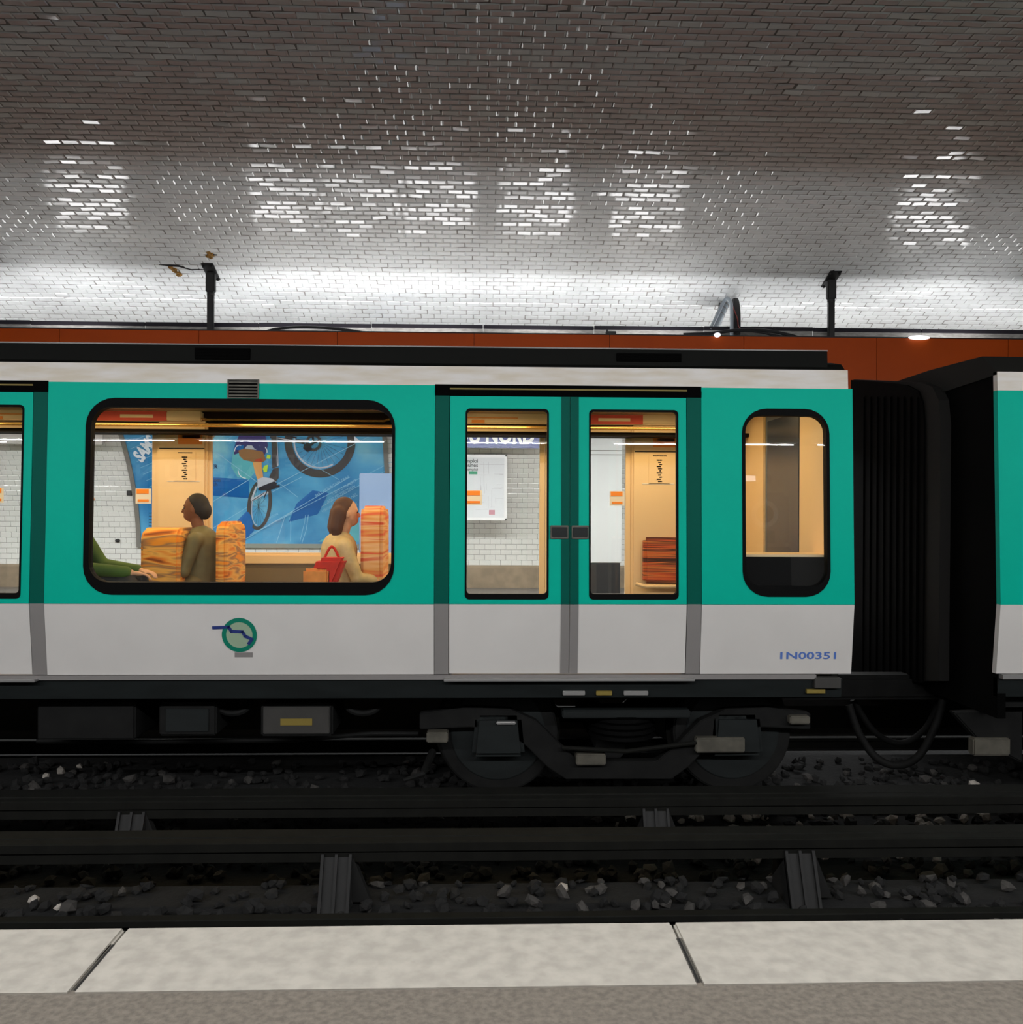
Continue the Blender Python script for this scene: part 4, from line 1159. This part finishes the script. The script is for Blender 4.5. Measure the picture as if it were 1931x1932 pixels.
# rider leg, shorts, shoe
pp([[(455, 812), (498, 812), (506, 840), (500, 858), (470, 848), (442, 858), (441, 846)]], 'p_purple', 4, 'shorts')
pp([[(478, 812), (494, 814), (500, 826), (492, 838), (496, 850), (476, 848), (462, 846), (474, 832)]], 'p_grey', 5, 'shirt')
pp([[(441, 848), (443, 840), (462, 836), (458, 850)]], 'p_deep', 5, 'glove')
pp([[(450, 850), (462, 846), (496, 852), (502, 868), (496, 872), (480, 872), (460, 868), (452, 860)]], 'p_brown', 5.5, 'thigh')
pp([[(456, 862), (476, 870), (494, 872), (494, 880), (497, 902), (486, 906), (481, 890), (477, 872)]], 'p_tan', 5.2, 'shin')
pp([[(481, 864), (495, 866), (495, 871), (481, 870)]], 'p_red', 6, 'knee_band')
pp([[(486, 904), (497, 900), (514, 903), (521, 909), (516, 916), (500, 922), (486, 920)]], 'p_grey', 6, 'sock')
pp([[(488, 920), (502, 914), (518, 908), (523, 912), (520, 922), (504, 925), (487, 925)]], 'p_dark', 6.5, 'shoe')
pp([seg(520, 918, 528, 917, 4)], 'p_dark', 6.5, 'pedal')
pp([[(504, 858), (511, 859), (510, 866), (503, 865)], [(500, 878), (506, 877), (504, 890), (498, 891), (496, 884)]], 'p_lime', 6, 'bottle_print')
pp([band(452, 852, 10, 13, 1.6, 1.6, 180, 290, 12)[i] for i in range(12)] + band(492, 852, 13, 12, 1.6, 1.6, 260, 370, 12) + band(464, 888, 15, 15, 1.5, 1.5, 90, 180, 12), 'p_white', 6.5, 'motion_arc')
pp([[(668, 822), (680, 832), (670, 836)]], 'p_white', 5, 'arrow')
# lettering
def ptext(s, px, py, size, ang, key, layer, bold=0.0, sx=1.0, shear=0.0):
    vs, fs = text_mesh(s, 1.0, bold); c, s_ = math.cos(ang), math.sin(ang)
    mb = MB(); pts = []
    for v in vs:
        u, w_ = (v[0] * sx + v[1] * shear) * size, v[1] * size
        pts.append(curve_pt(px + u * c + w_ * s_, py + u * s_ - w_ * c, 0.032 + 0.0018 * layer))
    mb.add(pts, fs); mb.build('lettering', key, poster, weld=False)
ptext('SAMS', 267, 873, 33, -0.92, 'p_white', 6, 0.045, .62, 0.1)
ptext('LER', 393, 884, 11, 0, 'p_text', 3, 0.015)
ptext('ps.com', 388, 909, 10, 0, 'p_text', 3, 0.02)
ptext('atch', 394, 917, 10, 0, 'p_text', 3, 0.015)
for i, (s, x, y, z) in enumerate((('WHAT MOUNTAIN TRAIL', 590, 941, 7), ('COM CONNECT', 628, 934, 7), ('AND PROTECTION', 618, 949, 7), ('PANEL', 655, 946, 8), ('TYPE', 662, 960, 7), ('OPTION', 506, 982, 6), ('VISION', 608, 968, 7))):
    ptext(s, x, y, z, -0.52, 'p_pale', 3, 0.0, 1.0, 0.2)
for k in range(10): pp([seg(281, 968 + 6 * k, 296 + 6 * R(), 968 + 6 * k, 1.4)], 'p_text', 3, 'small_print')

# station name signs
def sign(px0, px1, pyb, z1, label, word, wpx=None, Yoff=0.06, key='blue_sign'):
    t = thing('station_name_sign', label, 'sign')
    a = curve_pt(px0, pyb, Yoff); b = curve_pt(px1, pyb, Yoff); z0 = a[2]
    Yp = min(a[1], at_wall(0, z1, Yoff)[1])
    x0, x1 = W(px0, pyb, Yp)[0], W(px1, pyb, Yp)[0]; z0 = W((px0 + px1) / 2, pyb, Yp)[1]
    MB().box(x0, x1, Yp, Yp + .02, z0, z1).build('sign_plate', key, t, bevel=0.003)
    for xx in (x0 + .1, x1 - .14):
        MB().box(xx, xx + .04, Yp + .02, Yp + .3, (z0 + z1) / 2 - .02, (z0 + z1) / 2 + .02).build('sign_bracket', 'dark_metal', t)
    if word:
        vs, fs = text_mesh(word, 1.0, 0.035)
        mx = max(v[0] for v in vs); xr = W(wpx, 830, Yp)[0]; xn = W(wpx - 93, 830, Yp)[0]
        # letters sized so that the last word ends at wpx and spans about 93 px
        v2, _ = text_mesh(word.split()[-1], 1.0, 0.035); m2 = max(v[0] for v in v2)
        k = (xr - xn) / m2; zb = W(950, 836, Yp)[1]; h = 0.25 / max(v[1] for v in vs)
        MB().add([(xr - (mx - v[0]) * k, Yp - .003, zb + v[1] * h) for v in vs], fs).build('lettering', 'sign_white', t, weld=False)
    return t
sign(741, 1018, 845, 2.42, 'blue station name sign reading GARE DU NORD above the map case', 'GARE DU NORD', 1009)
sign(-60, 194, 838, 2.42, 'dark name sign partly seen left of the blue poster', None, key='brown_sign')
# the near wall carries the same sign, mirrored in the train windows
t = thing('station_name_sign', 'blue name sign on the near wall, mirrored in the train windows', 'sign')
vs, fs = text_mesh('GARE DU NORD', 1.0, 0.035); mx = max(v[0] for v in vs)
MB().box(-6.0, -2.6, -0.63, -0.60, 1.86, 2.28).build('sign_plate', 'blue_sign', t)
MB().box(-4.4, -4.3, -1.0, -0.63, 2.0, 2.04).build('sign_bracket', 'dark_metal', t)
MB().add([(-2.85 - v[0] / mx * 2.9, -0.596, 1.96 + v[1] / .73 * .22) for v in vs], fs).build('lettering', 'sign_white', t, weld=False)

# map case
t = thing('map_case', 'pale framed network map case on the far wall tiles', 'map case')
x0, x1 = W(868, 920, 12.45)[0], W(957, 920, 12.45)[0]; z1, z0 = W(920, 858, 12.45)[1], W(920, 982, 12.45)[1]
YM = at_wall(0, z1, 0.05)[1]
x0, x1 = W(868, 920, YM)[0], W(957, 920, YM)[0]; z1, z0 = W(920, 858, YM)[1], W(920, 982, YM)[1]
MB().box(x0, x1, YM, YM + .04, z0, z1).build('case_body', 'sign_white', t, bevel=0.006)
MB().box(x0 + .04, x1 - .04, YM - .004, YM + .01, z0 + .04, z1 - .04).build('map_sheet', 'paper', t)
for a, b, c, d in ((x0, x1, z1 - .03, z1), (x0, x1, z0, z0 + .03), (x1 - .03, x1, z0, z1), (x0, x0 + .03, z0, z1)):
    MB().box(a, b, YM - .012, YM + .02, c, d).build('case_frame', 'sign_white', t, bevel=0.004)
M['map_line'] = mat('map_lines', lin(190, 188, 190), .6); M['map_pink'] = mat('map_pink', lin(196, 140, 150), .6); M['map_green'] = mat('map_green', lin(50, 150, 110), .5)
mb = MB()
for k in range(26):
    xa = x0 + .2 + R() * (x1 - x0 - .3); za = z0 + .15 + R() * (z1 - z0 - .35); l_ = .05 + .14 * R()
    if k % 2: mb.box(xa, min(xa + l_, x1 - .05), YM - .006, YM - .002, za, za + .005)
    else: mb.box(xa, xa + .005, YM - .006, YM - .002, za, min(za + l_ * 1.4, z1 - .1))
mb.build('map_lines', 'map_line', t)
def mq(px0, px1, py0, py1, key, nm):
    a, d = W(px0, py0, YM); b, c = W(px1, py1, YM); MB().box(a, b, YM - .007, YM - .002, c, d).build(nm, key, t)
mq(923, 934, 962, 971, 'map_pink', 'map_legend'); mq(885, 901, 889, 895, 'map_green', 'map_label'); mq(905, 952, 876, 877, 'map_line', 'map_rule')
for s, py, size in (('emploi', 873, .075), ('jeunes', 881, .075), ('emploi', 888, .055)):
    vs, fs = text_mesh(s, 1, .01); xr = W(902, py, YM)[0]; zz = W(900, py, YM)[1]; mx = max(v[0] for v in vs)
    MB().add([(xr - (mx - v[0]) * size, YM - .006, zz + v[1] * size) for v in vs], fs).build('map_lettering', 'ink', t, weld=False)

# blank white panel, grey cabinet
t = thing('blank_board', 'tall blank white board standing against the far wall', 'board')
YB = 11.95
x0, x1 = W(1106, 940, YB)[0], W(1174, 940, YB)[0]; z1 = 2.3; z0 = W(1140, 1062, YB)[1]
MB().box(x0, x1, YB, YB + .1, z0, z1).build('board_face', 'blank', t, bevel=0.008)
for py in (850, 858): 
    zz = W(1140, py, YB)[1]; MB().box(x0 + .005, x1 - .005, YB - .003, YB + .004, zz - .006, zz + .006).build('panel_seam', 'grey_frame', t)
MB().box(x0 + .02, x1 - .02, YB + .01, YB + .09, 0.0, z0).build('board_foot', 'dark_metal', t)
t = thing('equipment_cabinet', 'pale grey cabinet standing on the far platform beside the poster', 'cabinet')
YK = 11.6
x0, x1 = W(678, 950, YK)[0], W(745, 950, YK)[0]; z1 = W(700, 893, YK)[1]
MB().box(x0, x1, YK, YK + .5, 0.06, z1).build('body', 'cab_grey', t, bevel=0.01)
MB().box(x0 + .05, x1 - .03, YK - .01, YK + .01, .3, z1 - .2).build('cabinet_door', 'cab_grey', t, bevel=0.004)
MB().box(x0 + .09, x0 + .11, YK - .03, YK, .8, .95).build('handle', 'dark_metal', t, bevel=0.003)
MB().box(x0 + .02, x1 - .02, YK + .03, YK + .47, 0, .06).build('plinth', 'dark_metal', t)
t = thing('wall_socket', 'small dark square fitting on the far wall tiles left of the poster', 'fitting')
p = curve_pt(244, 930, .02); MB().box(p[0] - .035, p[0] + .035, p[1] - .01, p[1] + .06, p[2] - .035, p[2] + .035).build('body', 'dark_metal', t, bevel=0.006)
MB().box(p[0] - .02, p[0] + .02, p[1] - .016, p[1] - .006, p[2] - .02, p[2] + .02).build('cover', 'ink', t, bevel=0.004)
t = thing('wall_hook', 'small dark knob low on the far wall tiles left of the poster', 'hook')
p = curve_pt(222, 1020, .02); MB().ball(p, .035, .03, .028, 10, 8).build('knob', 'dark_metal', t, smooth=True)
MB().tube([p, (p[0], p[1] + .08, p[2])], .012, 8).build('pin', 'dark_metal', t)
# near wall: information terminal mirrored in the small window
t = thing('information_terminal', 'dark information terminal with a round emblem on the near wall', 'terminal')
TX0, TX1, TXC = 3.75, 4.5, 4.12
MB().box(TX0, TX1, -1.0, -0.8, 0, 1.05).build('body', 'int_dark', t, bevel=0.02)
MB().box(TX0, TX1, -0.98, -0.82, 1.05, 1.85).build('head', 'grey_trim', t, bevel=0.06)
MB().prism(disc_poly(TXC, 1.53, .2), -.82, -.80).build('emblem_ring', 'sign_white', t)
MB().prism(disc_poly(TXC, 1.53, .13), -.81, -.79).build('emblem_disc', 'int_dark', t)
MB().box(TXC - .15, TXC + .15, -.83, -.81, 1.1, 1.28).build('screen', 'int_dark', t, bevel=0.006)
t = thing('wall_lamp', 'bright wall lamp above the information terminal on the near wall', 'lamp fixture')
MB().box(3.62, 4.2, -0.85, -0.72, 1.98, 2.10).build('housing', 'grey_trim', t, bevel=0.01)
MB().box(3.66, 3.96, -.72, -.705, 2.0, 2.08).build('diffuser', 'lamp_white', t)
MB().box(3.8, 4.0, -1.0, -.85, 2.02, 2.06).build('arm', 'dark_metal', t)

# ------------------------------------------------------------------ passengers
def remesh(mb, name, key, parent, vox=0.008, it=6, mats=None):
    o = mb.build(name, key, None)
    md = o.modifiers.new('r', 'REMESH'); md.mode = 'VOXEL'; md.voxel_size = vox
    sm = o.modifiers.new('s', 'SMOOTH'); sm.iterations = it; sm.factor = 0.5
    dg = bpy.context.evaluated_depsgraph_get()
    me = bpy.data.meshes.new_from_object(o.evaluated_get(dg)); me.name = name
    bpy.data.objects.remove(o)
    if not me.materials: me.materials.append(M[key])
    for p in me.polygons: p.use_smooth = True
    o2 = bpy.data.objects.new(name, me); COL.objects.link(o2); o2.parent = parent
    return o2
def limb(mb, pts, rs, n=12):
    mb.tube(pts, rs, n)
    for p, r_ in zip(pts, rs): mb.ball(p, r_, nu=12, nv=8)
def person(loc, ang, label, skin, hair, top, bottom, hairlen=0.0, hood=False, armfwd=0.0):
    t = thing('person', label, 'person')
    Rm = Matrix.Rotation(ang, 4, 'Z'); T = Matrix.Translation(loc) @ Rm     # local +X is forward, origin on the seat
    fn = lambda x, y, z: T @ Vector((x, y, z))
    b = MB()
    b.ball((.03, 0, .72), .092, .075, .115, 18, 12)             # skull
    b.ball((.07, 0, .665), .055, .05, .06, 14, 10)               # jaw
    b.ball((.128, 0, .70), .014, .011, .022, 8, 6); b.ball((.136, 0, .688), .012, .014, .009, 8, 6)   # nose
    b.ball((.117, 0, .652), .009, .022, .006, 10, 6); b.ball((.116, 0, .641), .009, .020, .006, 10, 6)  # lips
    for s in (-1, 1):
        b.ball((.025, s * .078, .705), .018, .008, .03, 8, 6)      # ears
        b.ball((.104, s * .034, .742), .016, .022, .008, 8, 6)    # brows
    limb(b, [(-.01, 0, .48), (.0, 0, .56), (.02, 0, .63)], [.065, .052, .052])
    limb(b, [(-.03, 0, .08), (-.04, 0, .25), (-.03, 0, .42)], [.12, .115, .125])
    for s in (-1, 1):
        sh, el, wr = (-.02, s * .17, .45), (.05 + armfwd * .5, s * .215, .2), (.27 + armfwd, s * .12, .16)
        limb(b, [sh, el], [.048, .038]); limb(b, [el, wr], [.038, .026])
        d = (Vector(wr) - Vector(el)).normalized(); side = Vector((0, 0, 1)).cross(d).normalized(); up = d.cross(side)
        pc = Vector(wr) + d * .045
        b.ball(pc, .045, .036, .017, 12, 8, rot=Matrix((d, side, up)).transposed())
        for k, ln in enumerate((.066, .076, .072, .055)):
            a = Vector(wr) + d * .08 + side * (k - 1.5) * .019
            c1 = a + d * ln * .45 - up * .006; c2 = c1 + (d - up * .8).normalized() * ln * .35; c3 = c2 + (d * .5 - up).normalized() * ln * .3
            b.tube([a - d * .02, a, c1, c2, c3], [.009, .009, .0085, .008, .007], 8)
        a = Vector(wr) + d * .03 - side * s * .03
        b.tube([a, a + d * .03 - side * s * .022, a + d * .06 - side * s * .026 - up * .012], [.011, .010, .008], 8)
        hip, kn, an = (.0, s * .09, .07), (.42, s * .12, .07), (.43, s * .12, -.34)
        limb(b, [hip, kn], [.08, .055]); limb(b, [kn, an], [.055, .036])
        limb(b, [an, (.5, s * .125, -.40), (.57, s * .13, -.405)], [.036, .034, .026])
    b.map(fn); remesh(b, 'body', skin, t, .0075, 4)
    j = MB()
    limb(j, [(-.02, 0, .06), (-.04, 0, .25), (-.03, 0, .42), (-.015, 0, .5)], [.15, .145, .15, .085], 16)
    for s in (-1, 1):
        limb(j, [(-.03, 0, .43), (-.02, s * .165, .455)], [.10, .068])
        limb(j, [(-.02, s * .175, .45), (.05 + armfwd * .5, s * .218, .2), (.24 + armfwd, s * .128, .166)], [.066, .056, .044])
    if hood: j.ball((-.06, 0, .56), .09, .1, .07)
    j.map(fn); remesh(j, 'jacket', top, t, .011, 3)
    p = MB()
    for s in (-1, 1):
        limb(p, [(.0, s * .09, .07), (.42, s * .12, .075), (.43, s * .12, -.30)], [.105, .076, .058])
        
    p.map(fn); remesh(p, 'trousers', bottom, t, .011, 3)
    for s in (-1, 1):
        q = MB(); q.ball((.5, s * .127, -.405), .14, .05, .045, 14, 8); q.ball((.43, s * .12, -.375), .06, .05, .06, 12, 8); q.map(fn); remesh(q, 'shoe', 'int_dark', t, .01, 2)
    h = MB(); h.ball((.008, 0, .742), .10, .086, .108, 16, 10)
    h.ball((-.05, 0, .70), .06, .075, .08, 12, 8)
    if hairlen > 0:
        for s in (-1, 0, 1): limb(h, [(-.04, s * .05, .72), (-.065, s * .055, .72 - hairlen * .6), (-.06, s * .04, .72 - hairlen)], [.06, .055, .035])
    # keep hair off the face
    h.v = [(min(x, .02 + max(0, (z - .735)) * 0.95), y, z) for x, y, z in h.v]
    h.map(fn); remesh(h, 'hair', hair, t, .009, 3)
    e = MB()
    for s in (-1, 1): e.ball((.105, s * .033, .722), .011, .013, .009, 10, 8)
    e.map(fn); e.build('eyes', 'ink', t, smooth=True)
    return t
for nm, c in dict(skin_dark=(120, 74, 48), skin_fair=(214, 164, 132), hair_black=(26, 20, 20), hair_brown=(84, 52, 40), olive=(112, 104, 70), khaki=(120, 104, 66), moss=(66, 96, 28), trouser_dark=(44, 42, 44), cream=(214, 188, 140), grey_cloth=(140, 136, 132), bag_red=(214, 44, 22), bag_orange=(240, 150, 70)).items():
    M[nm] = mat(nm, lin(*c), 0.75, var=0.2, scale=14)
ZSEAT = ZB + .46
xa = W(384, 960, 7.75)[0]
person((xa, 7.62, W(384, 960, 7.62)[1] - .715), PI, 'seated passenger with dark hair and white collar in an olive jacket', 'skin_dark', 'hair_black', 'olive', 'khaki')
xb, zb_ = W(650, 968, 7.3)
person((xb - .01, 7.3, zb_ - .715), 0.35, 'seated passenger with long brown hair seen from behind in beige top', 'skin_fair', 'hair_brown', 'cream', 'grey_cloth', 0.2, False, .04)
xc, zc_ = W(132, 990, 6.6)
person((xc + .03, 6.6, ZSEAT + .03), 0.1, 'seated passenger in a dark green jacket at the left window edge', 'skin_fair', 'hair_brown', 'moss', 'trouser_dark', 0, True, .16)
# red bag on the lap of the brown haired passenger
t = thing('shoulder_bag', 'bright red and orange bag held on the lap of the brown haired passenger', 'bag')
x0, z0 = W(590, 1102, 6.75); x1, z1 = W(654, 1052, 6.75)
mb = MB(); mb.box(x0 + .04, x1, 6.7, 6.88, z0 - .03, z1); mb.v = [(x - .09 * (1 if zz < z1 - .1 else 0), y, zz) for x, y, zz in mb.v]
mb.build('bag_body', 'bag_red', t, bevel=0.03, smooth=True)
mb = MB(); mb.box(x0 - .06, x1 - .12, 6.68, 6.74, z0 - .02, z1 - .08); mb.build('bag_pocket', 'bag_orange', t, bevel=0.02, smooth=True)
MB().tube(smooth_path([(x0 + .08, 6.79, z1 - .01), (x0 + .12, 6.79, z1 + .07), (x1 - .1, 6.79, z1 + .07), (x1 - .06, 6.79, z1 - .01)]), .01, 8).build('bag_strap', 'bag_red', t, smooth=True)
